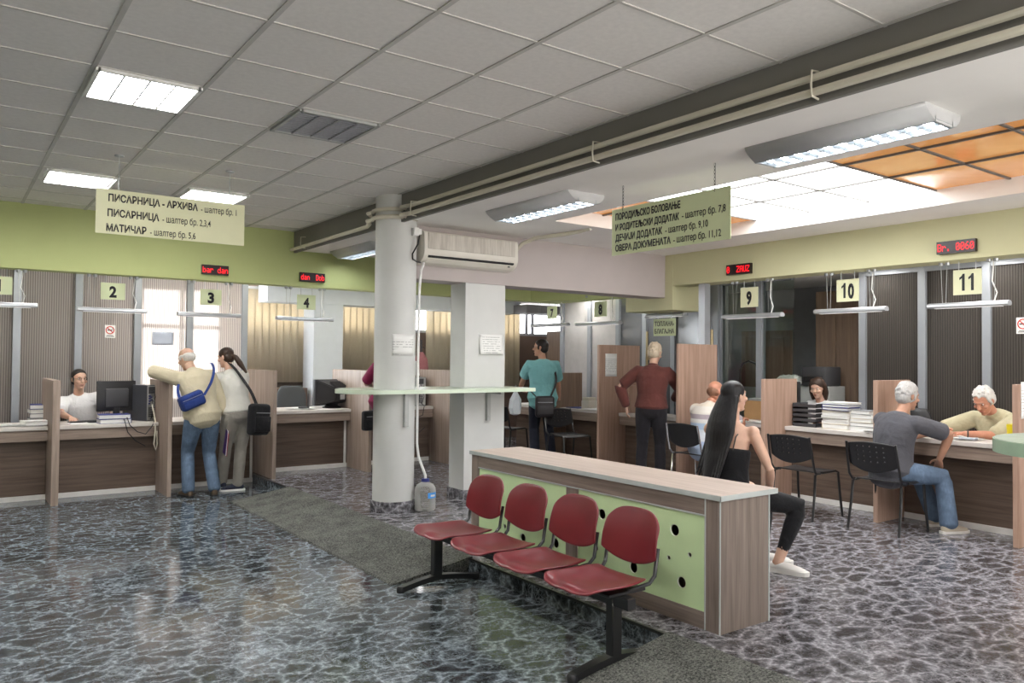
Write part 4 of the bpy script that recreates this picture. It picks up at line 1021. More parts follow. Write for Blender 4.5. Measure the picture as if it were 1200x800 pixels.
# office behind the glass
t = thing('hand_truck', 'chrome hand truck frame inside the glazed office', 'hand truck', (8.95, 6.75, 0))
MB().tube([(8.95, 6.93, .1), (8.95, 6.93, 1.48), (8.95, 6.88, 1.57), (8.95, 6.78, 1.60), (8.95, 6.68, 1.57), (8.95, 6.63, 1.48), (8.95, 6.63, .1)], .016).build('frame', m_chrome, t)
MB().box(8.9, 8.96, 6.64, 6.92, .75, 1.25, .005).build('backplate', m_lgrey, t)
MB().box(8.75, 8.96, 6.62, 6.94, .06, .075).build('toe_plate', m_dgrey, t, smooth=0)
for y in (6.58, 6.98): MB().tube([(8.98, y - .02, .1), (8.98, y + .02, .1)], .1, 18).build('wheel', m_black, t)
t = thing('office_cabinet', 'pale green metal cabinet inside the glazed office', 'cabinet', (9.0, 6.2, 0))
MB().box(8.8, 9.2, 5.98, 6.5, 0, 1.28, .006).build('body', plain('pale green metal', (.42, .47, .36), .5), t, smooth=0)
MB().box(8.785, 8.8, 6.02, 6.46, .1, 1.22, .003).build('door', plain('pale green metal door', (.40, .45, .34), .5), t, smooth=0)
tag(MB().box(8.74, 8.785, 6.28, 6.4, .98, 1.18, .003).build('sheet_holder', m_paper, smooth=0), 'white sheet holder on the pale green office cabinet', 'holder')
t = thing('desk_printer', 'black printer box behind the dark-haired clerk', 'printer', (8.7, 5.6, 1.1))
MB().box(8.62, 8.95, 5.42, 5.76, 1.30, 1.54, .02, 2).build('body', m_dgrey, t); MB().box(8.60, 8.63, 5.46, 5.72, 1.36, 1.42, .004).build('paper_slot', m_black, t)
MB().box(8.66, 9.0, 5.40, 5.95, .02, 1.30, .004).build('stand', m_lgrey, t, smooth=0)
t = thing('paper_bag', 'crumpled white bag on the office shelf by the glass', 'bag', (8.75, 6.0, 1.36))
mb = MB(); mb.ell((8.72, 5.98, 1.36), (.10, .20, .07)); 
for v in mb.bm.verts: v.co += V((random.uniform(-.014, .014), random.uniform(-.02, .02), random.uniform(-.014, .014)))
mb.build('bag_body', m_paper, t, smooth=20)
tag(MB().box(8.6, 8.95, 5.85, 6.2, 1.28, 1.30).build('glass_shelf', m_alu, smooth=0), 'thin shelf carrying the crumpled white bag', 'shelf')

# ================================================================ THINGS ON THE COUNTERS
CL, CR4 = .815, .90
def lcd(x, y, z, w_, h_, ang, label, back=True):
    """flat monitor; local -y side is the back that faces the hall"""
    t = thing('computer_monitor', label, 'monitor', (x, y, z), ang)
    MB().box(-w_ / 2, w_ / 2, -.01, .025, .12, .12 + h_, .008, 2).build('screen_housing', m_black, t, False)
    MB().box(-w_ * .3, w_ * .3, -.035, -.01, .17, .12 + h_ * .75, .012, 2).build('back_bulge', m_dgrey, t, False)
    MB().box(-w_ / 2 + .012, w_ / 2 - .012, .0245, .027, .135, .105 + h_).build('screen', plain('screen glass', (.02, .025, .03), .1), t, False, 0)
    MB().box(-.035, .035, -.02, .01, .01, .22, .006).build('neck', m_black, t, False)
    MB().lathe([(.11, 0), (.11, .008), (.04, .016)], (0, 0, 0), 24).build('foot', m_black, t, False)
    return t
def tower(x, y, z, ang, label, h_=.43):
    """computer case seen from the back: local -y is the port side"""
    t = thing('computer_tower', label, 'computer', (x, y, z), ang)
    MB().box(-.09, .09, -.2, .2, 0, h_, .004).build('case', plain('charcoal metal', (.075, .078, .09), .35, .3), t, False, 0)
    MB().box(-.084, .084, -.206, -.2, .01, h_ - .01, .002).build('back_plate', plain('zinc sheet', (.45, .46, .46), .4, .6), t, False, 0)
    MB().box(-.07, .05, -.212, -.206, h_ - .10, h_ - .02, .002).build('power_supply', m_dgrey, t, False, 0)
    mb = MB()
    for k in range(6): mb.box(-.07, .04, -.209, -.205, .05 + k * .02, .062 + k * .02)
    mb.build('slot_cover', m_dgrey, t, False, 0)
    mb = MB()
    for k, (a, b) in enumerate(((-.055, .30), (-.055, .27), (-.03, .285), (-.055, .24), (-.03, .25), (-.06, .21))): mb.box(a - .01, a + .01, -.216, -.205, b - .008, b + .008, .001)
    mb.build('port', m_blue, t, False, 0)
    mb = MB(); mb.tube([(.045 + .03 * math.cos(2 * PI * k / 16), -.208, .26 + .03 * math.sin(2 * PI * k / 16)) for k in range(16)], .004, 5, True); mb.tube([(.015, -.208, .26), (.075, -.208, .26)], .003, 4).tube([(.045, -.208, .23), (.045, -.208, .29)], .003, 4); mb.build('fan_guard', m_dgrey, t, False)
    mb = MB()
    for k, (a, b, c) in enumerate(((-.03, h_ - .06, .08), (-.05, .28, .02), (-.02, .25, -.03))):
        mb.tube([(a, -.21, b), (a + .01, -.24, b - .02), (a + c * .5, -.245, b - .12), (a + c, -.23, b - .22), (a + c * .6, -.215, .02)], .004, 5)
    mb.build('cable', m_black, t, False)
    return t
lcd(1.68, 10.33, CL, .43, .36, R(8), 'flat black monitor seen from behind beside the seated clerk')
tower(1.955, 10.36, CL, R(30), 'black computer tower with its cabled back towards the hall, beside the cream sweater man')
def binder(x, y, z, ang, l_, w_, h_, cover, label, grp=None, name='binder'):
    t = thing(name, label, 'binder', (x, y, z), ang, grp)
    MB().box(-l_ / 2, l_ / 2, -w_ / 2, w_ / 2, 0, .004).box(-l_ / 2, l_ / 2, -w_ / 2, w_ / 2, h_ - .004, h_).box(l_ / 2 - .004, l_ / 2, -w_ / 2, w_ / 2, 0, h_).build('cover', cover, t, False, 0)
    MB().box(-l_ / 2 + .006, l_ / 2 - .006, -w_ / 2 + .005, w_ / 2 - .005, .005, h_ - .005).build('page_block', m_paper, t, False, 0)
    return t
for k, (h_, a) in enumerate(((.05, 2), (.05, -3))):
    binder(1.62, 10.1, CL + .051 * k, R(a), .33, .24, .05, m_blue, ('blue-edged book at the bottom of the pair before the flat monitor', 'blue-edged book on top of the pair before the flat monitor')[k], 'blue-edged books before the monitor', 'thick_book')
t = thing('keyboard', 'black keyboard in front of the seated clerk', 'keyboard', (1.38, 10.28, CL), R(5))
MB().box(-.2, .2, -.07, .07, 0, .018, .004).build('base', m_black, t, False)
mb = MB()
for i in range(14):
    for j in range(5): mb.box(-.19 + i * .0272, -.167 + i * .0272, -.06 + j * .025, -.038 + j * .025, .018, .024)
mb.build('keys', m_dgrey, t, False, 0)
def papers(x, y, z, n, label, grp=None, sp=.04, sz=(.21, .297), name='paper_sheet', ang0=0):
    t = thing(name, label, 'papers', (x, y, z), 0, grp)
    rnd = random.Random(label)
    for k in range(n):
        a = R(ang0 + rnd.uniform(-25, 25)); dx, dy = rnd.uniform(-sp, sp), rnd.uniform(-sp, sp); mb = MB(); g = []
        cr = rnd.uniform(.003, .02)
        for i in range(6):
            row = []
            for j in range(6):
                px, py = (i / 5 - .5) * sz[0], (j / 5 - .5) * sz[1]
                row.append((dx + px * math.cos(a) - py * math.sin(a), dy + px * math.sin(a) + py * math.cos(a), .001 + .0025 * k + cr * ((i / 5 - .5) ** 2 + (j / 5 - .5) ** 2)))
            g.append(row)
        mb.sheet(g).build('sheet', m_paper, t, False, 60, .0006)
    return t
papers(.80, 10.1, CL, 4, 'loose white sheets under the thick sheaf on the number 1 counter', sp=.06, ang0=70)
binder(.86, 10.1, CL + .012, R(12), .30, .22, .045, m_paper, 'thick sheaf of white papers lying on the number 1 counter', None, 'document_file')
papers(.55, 10.15, CL, 4, 'flat bluish-white papers on the number 1 counter at the picture edge', sp=.08, ang0=80)
m_grf = plain('grey file cover', (.25, .26, .28), .6)
for k in range(4):
    binder(.96 + .012 * (k % 2), 10.62, CL + .052 * k, R(4 * (-1) ** k), .30, .24, .05, (m_grf, m_grf, m_grf, m_blue)[k], ('lowest grey file of the pile behind the white papers', 'second grey file up in the pile behind the white papers', 'third grey file up in the pile behind the white papers', 'blue file on top of the pile behind the white papers')[k], 'files piled behind the number 1 counter', 'box_file')
papers(1.28, 10.12, CL, 2, 'white papers under the seated clerk\'s hand', sp=.02)
t = thing('plant_pot', 'small pot with dark green leaves between the monitor and the computer tower', 'plant', (1.87, 10.45, CL))
MB().lathe([(.035, 0), (.05, .09), (.052, .09), (.045, .085)], (1.87, 10.45, CL), 16).build('pot', plain('terracotta', (.35, .2, .1), .8), t)
mb = MB()
for k in range(16):
    a = k * 2.4; rr_ = .03 + .03 * (k % 3); c = V((1.87 + rr_ * math.cos(a), 10.45 + rr_ * math.sin(a), CL + .10 + .02 * (k % 4)))
    mb.ell(c, (.035, .016, .006), Matrix.Rotation(a, 3, 'Z') @ Matrix.Rotation(R(-30), 3, 'Y'), 8, 5)
mb.build('leaves', plain('leaf green', (.06, .11, .03), .6), t)
# loose cables over the counter front
for pts, mt, lb in (([(1.72, 10.1, CL + .11), (1.74, 9.97, CL + .06), (1.76, 9.92, CL - .02), (1.84, 9.915, CL - .10), (1.93, 9.915, CL - .13), (2.0, 9.92, CL - .04), (2.03, 9.97, CL + .012), (2.04, 10.08, CL + .02)], m_black, 'black cable drooping over the edge of the number 2 counter'),
                    ([(1.70, 10.08, CL + .105), (1.71, 9.95, CL + .03), (1.74, 9.925, CL - .10), (1.82, 9.92, CL - .20), (1.93, 9.92, CL - .27)], m_black, 'thin black cable hanging down the front of the number 2 counter'),
                    ([(2.035, 10.12, CL + .2), (2.04, 9.97, CL + .03), (2.035, 9.92, CL - .1), (2.02, 9.915, CL - .25), (2.04, 9.915, CL - .32), (2.06, 9.92, CL - .25), (2.05, 9.92, CL - .1)], m_pipe, 'cream cable looped down beside the computer tower')):
    tag(MB().tube(pts, .0055 if mt is m_black else .009, 6).build('loose_cable', mt), lb, 'cable')
# bulky CRT monitor
t = thing('crt_monitor', 'bulky black tube monitor on the number 4 counter', 'monitor', (4.38, 10.28, CR4), R(18))
def crt(mb, prof):
    prev = None
    for (y, hw, z0, z1) in prof:
        ring = [mb.bm.verts.new((a * hw * (1 if zz == z0 else .93), y, zz)) for a, zz in ((-1, z0), (1, z0), (1, z1), (-1, z1))]
        if prev:
            for k in range(4): mb.bm.faces.new((prev[k], prev[(k + 1) % 4], ring[(k + 1) % 4], ring[k]))
        else: mb.bm.faces.new(ring[::-1])
        prev = ring
    mb.bm.faces.new(prev)
mb = MB(); crt(mb, [(-.20, .115, .10, .27), (-.12, .15, .075, .31), (.06, .195, .05, .37), (.10, .205, .04, .385)]); bmesh.ops.bevel(mb.bm, geom=mb.bm.edges[:], offset=.012, segments=2, affect='EDGES')
mb.build('rear_housing', m_black, t, False, 30)
MB().box(-.21, .21, .10, .17, .03, .39, .012, 2).build('bezel', m_dgrey, t, False)
MB().box(-.17, .17, .171, .174, .07, .35).build('screen', plain('tube glass', (.03, .035, .035), .1), t, False, 0)
mb = MB()
for k in range(5): mb.box(-.09, .09, -.19 + k * .03, -.178 + k * .03, .285 + k * .012, .32 + k * .012)
mb.build('vent_rib', m_dgrey, t, False, 0)
MB().lathe([(.13, 0), (.13, .012), (.09, .03), (.08, .055)], (0, 0, 0), 24).build('swivel_foot', m_black, t, False)
MB().box(-.03, .05, -.21, -.2, .12, .19, .003).build('socket_label', m_lgrey, t, False, 0)
papers(3.95, 10.2, CR4, 4, 'papers spread beside the bulky monitor', sp=.08, ang0=60)
tag(MB().box(3.88, 4.02, 10.18, 10.24, CR4 + .012, CR4 + .03, .006).build('stapler', m_black), 'small dark stapler lying on the papers by the bulky monitor', 'stapler')
# counter behind the round column
lcd(5.43, 10.46, CR4, .40, .34, R(5), 'flat black monitor on the counter between the columns')
tower(5.68, 10.28, CR4, R(-4), 'black computer tower between the columns, next to the divider', .42)
tag(MB().tube([(5.66, 10.05, CR4 + .05), (5.65, 9.93, CR4 + .01), (5.62, 9.915, CR4 - .12), (5.5, 9.92, CR4 - .16), (5.4, 9.92, CR4 - .05)], .005, 6).tube([(5.40, 9.92, CR4 - .05), (5.42, 9.92, CR4 - .3), (5.55, 9.925, CR4 - .38), (5.66, 9.925, CR4 - .3)], .005, 6).build('loose_cable', m_black), 'black cables drooping below the counter between the columns', 'cable')
tag(MB().box(5.25, 5.42, 10.02, 10.14, CR4, CR4 + .02, .003).build('folder', plain('bright yellow card', (.75, .62, .05), .6)), 'yellow card lying on the counter between the columns', 'folder')
t = thing('cap', 'blue and white cap on the counter between the columns', 'cap', (5.42, 10.3, CR4))
MB().ell((5.42, 10.3, CR4 + .02), (.085, .09, .09)).build('crown', m_blue, t); MB().ell((5.42, 10.2, CR4 + .02), (.07, .08, .008)).build('peak', m_white, t)
# number 7 and 8 counters
lcd(7.75, 9.82, .885, .40, .34, R(-80), 'flat black monitor before the turquoise shirt man')
papers(7.62, 8.35, .885, 5, 'scattered white papers beside the black backpack', sp=.12)
t = thing('card_index', 'cream card index box on the number 8 counter', 'box', (7.65, 8.6, .885), R(10))
MB().box(-.1, .1, -.07, .07, 0, .12, .008, 2).build('box', m_cream, t, False); MB().box(-.09, .09, -.06, .06, .115, .165, .004).build('lid', m_pipe, t, False)
tag(MB().box(7.5, 7.72, 8.68, 8.95, .885, .895, .002).build('folder', m_blue), 'blue folder flat on the number 8 counter', 'folder')
t = thing('backpack', 'black backpack standing on the counter against the tall divider', 'backpack', (7.62, 8.0, .885))
MB().ell((7.62, 8.0, 1.07), (.11, .13, .2)).ell((7.56, 8.0, 1.0), (.08, .11, .12)).build('bag_body', m_dgrey, t)
MB().tube([(7.62, 7.95, 1.25), (7.62, 7.96, 1.32), (7.62, 8.04, 1.32), (7.62, 8.05, 1.25)], .012).build('carry_loop', m_black, t)
papers(7.7, 7.3, .88, 2, 'papers on the cash desk before the red sweater man', sp=.04)
# counter 9
t = lcd(7.85, 5.45, .895, .42, .36, R(-100), 'flat black monitor behind the divider before the dark-haired clerk')
papers(7.62, 5.55, .895, 4, 'white papers in front of the striped-shirt man', sp=.08)
tag(MB().box(7.95, 8.15, 5.75, 6.1, .895, 1.12, .004).build('cardboard_box', plain('brown cardboard', (.40, .24, .11), .8)), 'brown cardboard box on the counter beyond the long-haired woman\'s face', 'box')
tag(MB().box(7.97, 8.12, 5.8, 6.05, 1.12, 1.15, .004).build('folder', plain('grey green card', (.3, .33, .33), .6)), 'grey folder lying on the cardboard box', 'folder')
# counter 10: letter trays, document stack, papers
t = thing('letter_trays', 'stack of black letter trays before the dark-haired clerk', 'letter tray', (7.72, 5.03, .895))
for k in range(5):
    z = .895 + .052 * k
    MB().box(7.58, 7.86, 4.88, 5.17, z, z + .006).box(7.58, 7.86, 4.88, 4.886, z, z + .045).box(7.58, 7.86, 5.164, 5.17, z, z + .045).box(7.58, 7.586, 4.88, 5.17, z, z + .035).build('tray', m_dgrey, t, smooth=0)
st = [(.055, -2, 0), (.028, 3, 1), (.03, -3, 2), (.026, 2, 1), (.03, -4, 2), (.022, 3, 0), (.03, -2, 2), (.03, 4, 2), (.022, -3, 1)]
z = .895; m_crm = plain('cream card cover', (.66, .58, .44), .7)
nm = ('thick cream file at the bottom', 'second from bottom, thin white file', 'third from bottom, white file', 'fourth from bottom, thin file', 'middle white file', 'thin cream file above the middle', 'blue-edged file third from the top', 'blue-edged file second from the top', 'topmost white file')
for k, (h_, a, c) in enumerate(st):
    binder(7.70 + .008 * (k % 3 - 1), 4.66 + .008 * (k % 2), z, R(90 + a), .30, .24, h_, (m_crm, m_paper, m_blue if k > 5 else m_paper)[c], nm[k] + ' of the document stack beside the letter trays', 'files stacked on the number 10 counter', 'document_file'); z += h_ + .001
for k in range(5):
    binder(7.72, 4.42 + .006 * (-1) ** k, .895 + .042 * k, R(96 - 3 * k), .28, .2, .041, (m_paper, m_grf, m_crm, m_paper, m_grf)[k], ('lowest', 'second', 'middle', 'fourth', 'topmost')[k] + ' file of the low pile just beyond the document stack', 'files stacked on the number 10 counter', 'document_file')
papers(7.62, 4.16, .895, 9, 'low heap of white forms between the document stack and the divider', sp=.05)
papers(7.68, 3.42, .895, 5, 'white forms the white-haired clerk is writing on', sp=.06, ang0=80)
tag(MB().box(7.56, 7.63, 3.28, 3.42, .905, .92, .003).build('pocket_calculator', plain('pale grey blue plastic', (.5, .55, .65), .5)), 'pale small calculator lying on the white forms', 'calculator')
t = thing('drinking_cup', 'yellow translucent container standing on the writing clerk\'s counter', 'cup', (7.68, 3.0, .895))
m_yel = plain('yellow plastic', (.80, .66, .03), .3)
MB().lathe([(.05, 0), (.058, .06), (.06, .13), (.056, .13), (.052, .06), (.045, .01)], (7.68, 3.0, .895), 24).build('body', m_yel, t)
MB().lathe([(.062, .128), (.062, .165), (.05, .17)], (7.68, 3.0, .895), 24).build('lid', m_yel, t)
# ================================================================ PEOPLE
def fuse(mb, voxel, n=4):
    """one continuous surface from overlapping closed shapes"""
    bmesh.ops.recalc_face_normals(mb.bm, faces=mb.bm.faces)
    me = bpy.data.meshes.new('t'); mb.bm.to_mesh(me); mb.bm.free()
    o = bpy.data.objects.new('t', me); COL.objects.link(o)
    md = o.modifiers.new('r', 'REMESH'); md.mode = 'VOXEL'; md.voxel_size = voxel
    if n: sm = o.modifiers.new('s', 'SMOOTH'); sm.factor = .5; sm.iterations = n
    out = baked(o); bpy.data.objects.remove(o); bpy.data.meshes.remove(me); out.name = 'fused'; return out

def ringloft(mb, rings, seg=18):
    """rings = (centre, axis a, axis b) with radii in the axes' lengths; rounded caps"""
    R_ = []
    def add(c, a, b): R_.append([mb.bm.verts.new(c + a * math.cos(2 * PI * k / seg) + b * math.sin(2 * PI * k / seg)) for k in range(seg)])
    c0, a0, b0 = rings[0]; d0 = (rings[0][0] - rings[1][0]).normalized(); c1, a1, b1 = rings[-1]; d1 = (rings[-1][0] - rings[-2][0]).normalized()
    r0 = min(a0.length, b0.length) * .5; r1 = min(a1.length, b1.length) * .5
    add(c0 + d0 * r0, a0 * .35, b0 * .35); add(c0 + d0 * r0 * .6, a0 * .75, b0 * .75)
    for c, a, b in rings: add(c, a, b)
    add(c1 + d1 * r1 * .6, a1 * .75, b1 * .75); add(c1 + d1 * r1, a1 * .35, b1 * .35)
    for A, B in zip(R_, R_[1:]):
        for k in range(seg): mb.bm.faces.new((A[k], A[(k + 1) % seg], B[(k + 1) % seg], B[k]))
    mb.bm.faces.new(R_[0][::-1]); mb.bm.faces.new(R_[-1])

def limb(mb, pts, rs, seg=14, sub=3):
    """tapered rounded limb through joints with interpolated rings"""
    P, Q = [], []
    for i in range(len(pts) - 1):
        for k in range(sub):
            t_ = k / sub; P.append(V(pts[i]).lerp(V(pts[i + 1]), t_)); Q.append(rs[i] * (1 - t_) + rs[i + 1] * t_)
    P.append(V(pts[-1])); Q.append(rs[-1]); rings = []
    for i, p in enumerate(P):
        t_ = (P[min(i + 1, len(P) - 1)] - P[max(i - 1, 0)]).normalized()
        ref = V((0, 0, 1)) if abs(t_.z) < .9 else V((1, 0, 0))
        a = t_.cross(ref).normalized(); b = a.cross(t_).normalized(); rings.append((p, a * Q[i], b * Q[i]))
    ringloft(mb, rings, seg)

def ik(a, b, l1, l2, pole):
    """middle joint of a two-bone chain from a towards b, bent to the pole side"""
    d = b - a; L = min(d.length, (l1 + l2) * .999); dn = d.normalized(); end = a + dn * L
    x = (l1 * l1 - l2 * l2 + L * L) / (2 * L); h = math.sqrt(max(0, l1 * l1 - x * x))
    pv = V(pole); pv = (pv - dn * pv.dot(dn))
    return a + dn * x + (pv.normalized() * h if pv.length > 1e-6 else V()), end

def ori(yaw, pitch=0, rl=0):
    """columns: right, forward, up for a heading in degrees (pitch > 0 looks down)"""
    y = R(yaw); fw = V((math.cos(y), math.sin(y), 0)); rt = V((math.sin(y), -math.cos(y), 0))
    m = Matrix((rt, fw, V((0, 0, 1)))).transposed()
    return m @ Matrix.Rotation(R(-pitch), 3, 'X') @ Matrix.Rotation(R(rl), 3, 'Y')

def hand(mb, wrist, d, nrm, thumb_side, curl, s):
    """palm, four unequal bent fingers and a thumb; nrm = out of the palm"""
    d = V(d).normalized(); nrm = V(nrm); nrm = (nrm - d * nrm.dot(d)).normalized(); sd = d.cross(nrm).normalized() * thumb_side
    ringloft(mb, [(wrist + d * .005 * s, sd * .026 * s, nrm * .02 * s), (wrist + d * .04 * s, sd * .037 * s, nrm * .017 * s), (wrist + d * .085 * s, sd * .04 * s, nrm * .014 * s)], 12)
    for k, (off, ln) in enumerate(((.031, .072), (.0105, .08), (-.0105, .075), (-.031, .058))):
        p0 = wrist + d * .08 * s + sd * off * s; a = curl * (1 + .12 * k)
        pts = [p0]; ang = a * .35; dd = (d + sd * off * 2.2).normalized()
        for seg_, f_ in ((.45, .0), (.32, a), (.23, a * .8)):
            ang += f_; v = dd * math.cos(ang) + nrm * math.sin(ang); pts.append(pts[-1] + v * ln * seg_ * s)
        limb(mb, pts, [.0098 * s, .0092 * s, .0082 * s, .0068 * s], 8, 2)
    t0 = wrist + d * .025 * s + sd * .028 * s
    t1 = t0 + (d * .6 + sd * .75 + nrm * .25).normalized() * .042 * s; t2 = t1 + (d * .9 + sd * .25 + nrm * .35 * (1 + curl)).normalized() * .032 * s
    limb(mb, [t0, t1, t2], [.0135 * s, .0105 * s, .0085 * s], 8, 2)

SKIN = dict(fair=(.58, .36, .265), tan=(.50, .27, .18), ruddy=(.55, .25, .16))
def skin_mat(k):
    nm = 'skin ' + k
    if nm not in MATS: MATS[nm] = plain(nm, SKIN[k], .5, var=.08, scale=14, bump=.04, bscale=260); MATS[nm].node_tree.nodes['Principled BSDF'].inputs['Subsurface Weight'].default_value = .06
    return MATS[nm]
m_eye = plain('eye white', (.75, .73, .7), .2, var=0); m_iris = plain('dark iris', (.03, .018, .012), .2, var=0); m_lip = plain('lip', (.38, .14, .12), .5)

def person(label, hips, face, h=1.72, sit=False, lean=0, side=0, twist=0, bow=0, head=(None, 0, 0), skin='fair', belly=0, girth=1.0,
           arms=None, feet=None, top=None, pants=None, shoes=None, hair=None, brow=(.05, .04, .03), female=False, extras=None):
    s = h / 1.72; F = ori(face); rt, fw, up = F.col[0].copy(), F.col[1].copy(), V((0, 0, 1)); hips = V(hips)
    root = thing('person', label, 'person', (hips.x, hips.y, 0))
    # spine: bends forward by 'lean', sideways by 'side'; shoulders turned by 'twist'
    def sp(t_, add=0): 
        a = R(lean) * min(1, .35 + t_ / .5) + add; return (up * math.cos(a) + fw * math.sin(a) + rt * math.tan(R(side)) * .9).normalized()
    N_ = 12; pts = [hips.copy()]
    for k in range(N_): pts.append(pts[-1] + sp(k / N_ * .5) * (.51 * s / N_))
    def spine(t_):
        q = max(0, min(N_ - 1e-6, t_ / (.51 * s) * N_)); i = int(q); return pts[i].lerp(pts[i + 1], q - i) if t_ >= 0 else pts[0] + (pts[0] - pts[1]).normalized() * (-t_)
    def tang(t_): return (spine(t_ + .02) - spine(t_ - .02)).normalized()
    def axes(t_):
        tt = tang(t_); a = R(twist) * max(0, min(1, t_ / (.45 * s))); r_ = (rt * math.cos(a) + fw * math.sin(a)); r_ = (r_ - tt * r_.dot(tt)).normalized(); return r_, tt.cross(r_).normalized() * 1.0
    g = girth * s; wf = .92 if female else 1
    TOR = [(-.09, .135, .10), (-.02, .168 if not female else .172, .118), (.07, .152 * wf, .107), (.16, .142 * wf, .10), (.27, .155 * wf, .108), (.37, .168 * wf, .108), (.435, .158 * wf, .09), (.485, .10, .07), (.51, .062, .06)]
    def torso(mb, off=0, t0=-.09, t1=.51, flare=0, scale=1.0):
        rings = []
        ts = sorted({t0, t1} | {a for a, b, c in TOR if t0 < a < t1})
        for t_ in ts:
            for (a, b, c), (a2, b2, c2) in zip(TOR, TOR[1:]):
                if a <= t_ <= a2 or (t_ < TOR[0][0] and a == TOR[0][0]) : break
            q = max(0, min(1, (t_ - a) / (a2 - a))); rx = (b + (b2 - b) * q) * g * scale + off + flare * max(0, .12 - t_); ry = (c + (c2 - c) * q) * g * scale + off + flare * max(0, .12 - t_)
            r_, f_ = axes(t_ * s); cen = spine(t_ * s) - f_ * .0 + f_ * (-.012 * s if t_ > .25 else 0); bl = belly * math.exp(-((t_ - .1) / .13) ** 2)
            rings.append((cen + fw * bl * .5, r_ * rx, f_ * (ry + bl * .5)))
        ringloft(mb, rings, 24)
    nb = spine(.51 * s); rS, fS = axes(.44 * s); nf = (fS if fS.dot(fw) > 0 else -fS)
    shw = (.178 if not female else .158) * s * (.5 + .5 * girth)
    SH = {sg: spine(.445 * s) + rS * sg * shw - tang(.44 * s) * .01 for sg in (-1, 1)}
    hy = head[0] if head[0] is not None else face
    H = ori(hy, head[1], head[2] if len(head) > 2 else 0); nd = (tang(.5 * s) * .75 + H.col[2] * .25 + H.col[1] * .15).normalized()
    hs = 1.0 * s if not female else .96 * s
    hc = nb + nd * .085 * s + H.col[2] * .095 * s + H.col[1] * .012 * s
    def hp(x, y, z): return hc + H @ V((x, y, z)) * hs
    # arms
    UA, FA = .295 * s, .255 * s; A = {}
    for sg in (-1, 1):
        a = (arms or {}).get('R' if sg == 1 else 'L', {}); tgt = V(a['to']) if 'to' in a else SH[sg] + V((0, 0, -.53 * s)) + rt * sg * .06 + fw * .05
        pole = a.get('pole'); pole = V(pole) if pole else (-fw + rt * sg * .4)
        el, wr = ik(SH[sg], tgt, UA, FA, pole); d = V(a['dir']) if 'dir' in a else (wr - el); nr = V(a['palm']) if 'palm' in a else (-rt * sg)
        A[sg] = (SH[sg], el, wr, d.normalized(), nr, a.get('curl', .35))
    # legs
    TH, SN = .435 * s, .42 * s; L = {}
    for sg in (-1, 1):
        fk = (feet or {}).get('R' if sg == 1 else 'L', {}); hj = hips + rt * sg * .088 * s * (.5 + .5 * girth) - V((0, 0, .03 * s))
        tgt = V(fk['at']) + V((0, 0, .085 * s)) if 'at' in fk else hj - V((0, 0, .85 * s)); toe = fk.get('toe', face); pole = V(fk['pole']) if 'pole' in fk else (fw + V((0, 0, .2)) if not sit else fw + V((0, 0, 1.2)))
        kn, an = ik(hj, tgt, TH, SN, pole); td = V((math.cos(R(toe)), math.sin(R(toe)), 0)); L[sg] = (hj, kn, an, td)
    # ---- body: one continuous skin
    mb = MB(); torso(mb, -.004, scale=.97)
    limb(mb, [spine(.45 * s), nb, nb.lerp(hc, .55), hp(0, -.015, -.02)], [.075 * s, .056 * s, .052 * s * (1 if not female else .86), .052 * s])
    mb.ell(hp(0, -.014, .035), (.076 * hs, .097 * hs, .083 * hs), H)
    ringloft(mb, [(hp(0, .012, .02), H.col[0] * .069 * hs, H.col[1] * .076 * hs), (hp(0, .016, -.03), H.col[0] * .064 * hs, H.col[1] * .072 * hs), (hp(0, .024, -.075), H.col[0] * .053 * hs, H.col[1] * .06 * hs), (hp(0, .04, -.105), H.col[0] * .034 * hs, H.col[1] * .042 * hs)], 18)
    limb(mb, [hp(0, .085, .02), hp(0, .10, -.008), hp(0, .108, -.028)], [.009 * hs, .013 * hs, .0165 * hs], 10)
    mb.ell(hp(0, .076, .034), (.05 * hs, .017 * hs, .011 * hs), H); mb.ell(hp(0, .086, -.062), (.026 * hs, .011 * hs, .012 * hs), H); mb.ell(hp(0, .075, -.10), (.024 * hs, .018 * hs, .017 * hs), H)
    for sg in (-1, 1):
        mb.ell(hp(sg * .074, -.012, -.005), (.009 * hs, .02 * hs, .033 * hs), H @ Matrix.Rotation(R(sg * 14), 3, 'Z')); mb.ell(hp(sg * .042, .068, -.022), (.024 * hs, .02 * hs, .02 * hs), H)
        S_, el, wr, d, nr, cu = A[sg]; k = .88 if female else 1
        mb.ell(S_, (.056 * s * k, .056 * s * k, .056 * s * k)); limb(mb, [spine(.40 * s), S_, S_.lerp(el, .35), el, el.lerp(wr, .3), wr], [.07 * s, .05 * s * k, .047 * s * k, .038 * s * k, .04 * s * k, .026 * s * k])
        hand(mb, wr, d, nr, 1 if (d.cross(nr)).dot(fw * .3 + up * .8 - rt * sg * .5) > 0 else -1, cu, s * (1.0 if not female else .92))
        hj, kn, an, td = L[sg]
        limb(mb, [hips, hj, hj.lerp(kn, .4), kn, kn.lerp(an, .3), an], [.10 * s, .085 * s, .078 * s, .052 * s, .055 * s, .036 * s])
        limb(mb, [an, an - V((0, 0, .045 * s)) - td * .02, an - V((0, 0, .05 * s)) + td * .13 * s], [.036 * s, .036 * s, .026 * s])
    body = link('body', fuse(mb, .0068, 3), skin_mat(skin), root, True, 180)
    # ---- face details
    e = MB(); ir = MB(); br = MB()
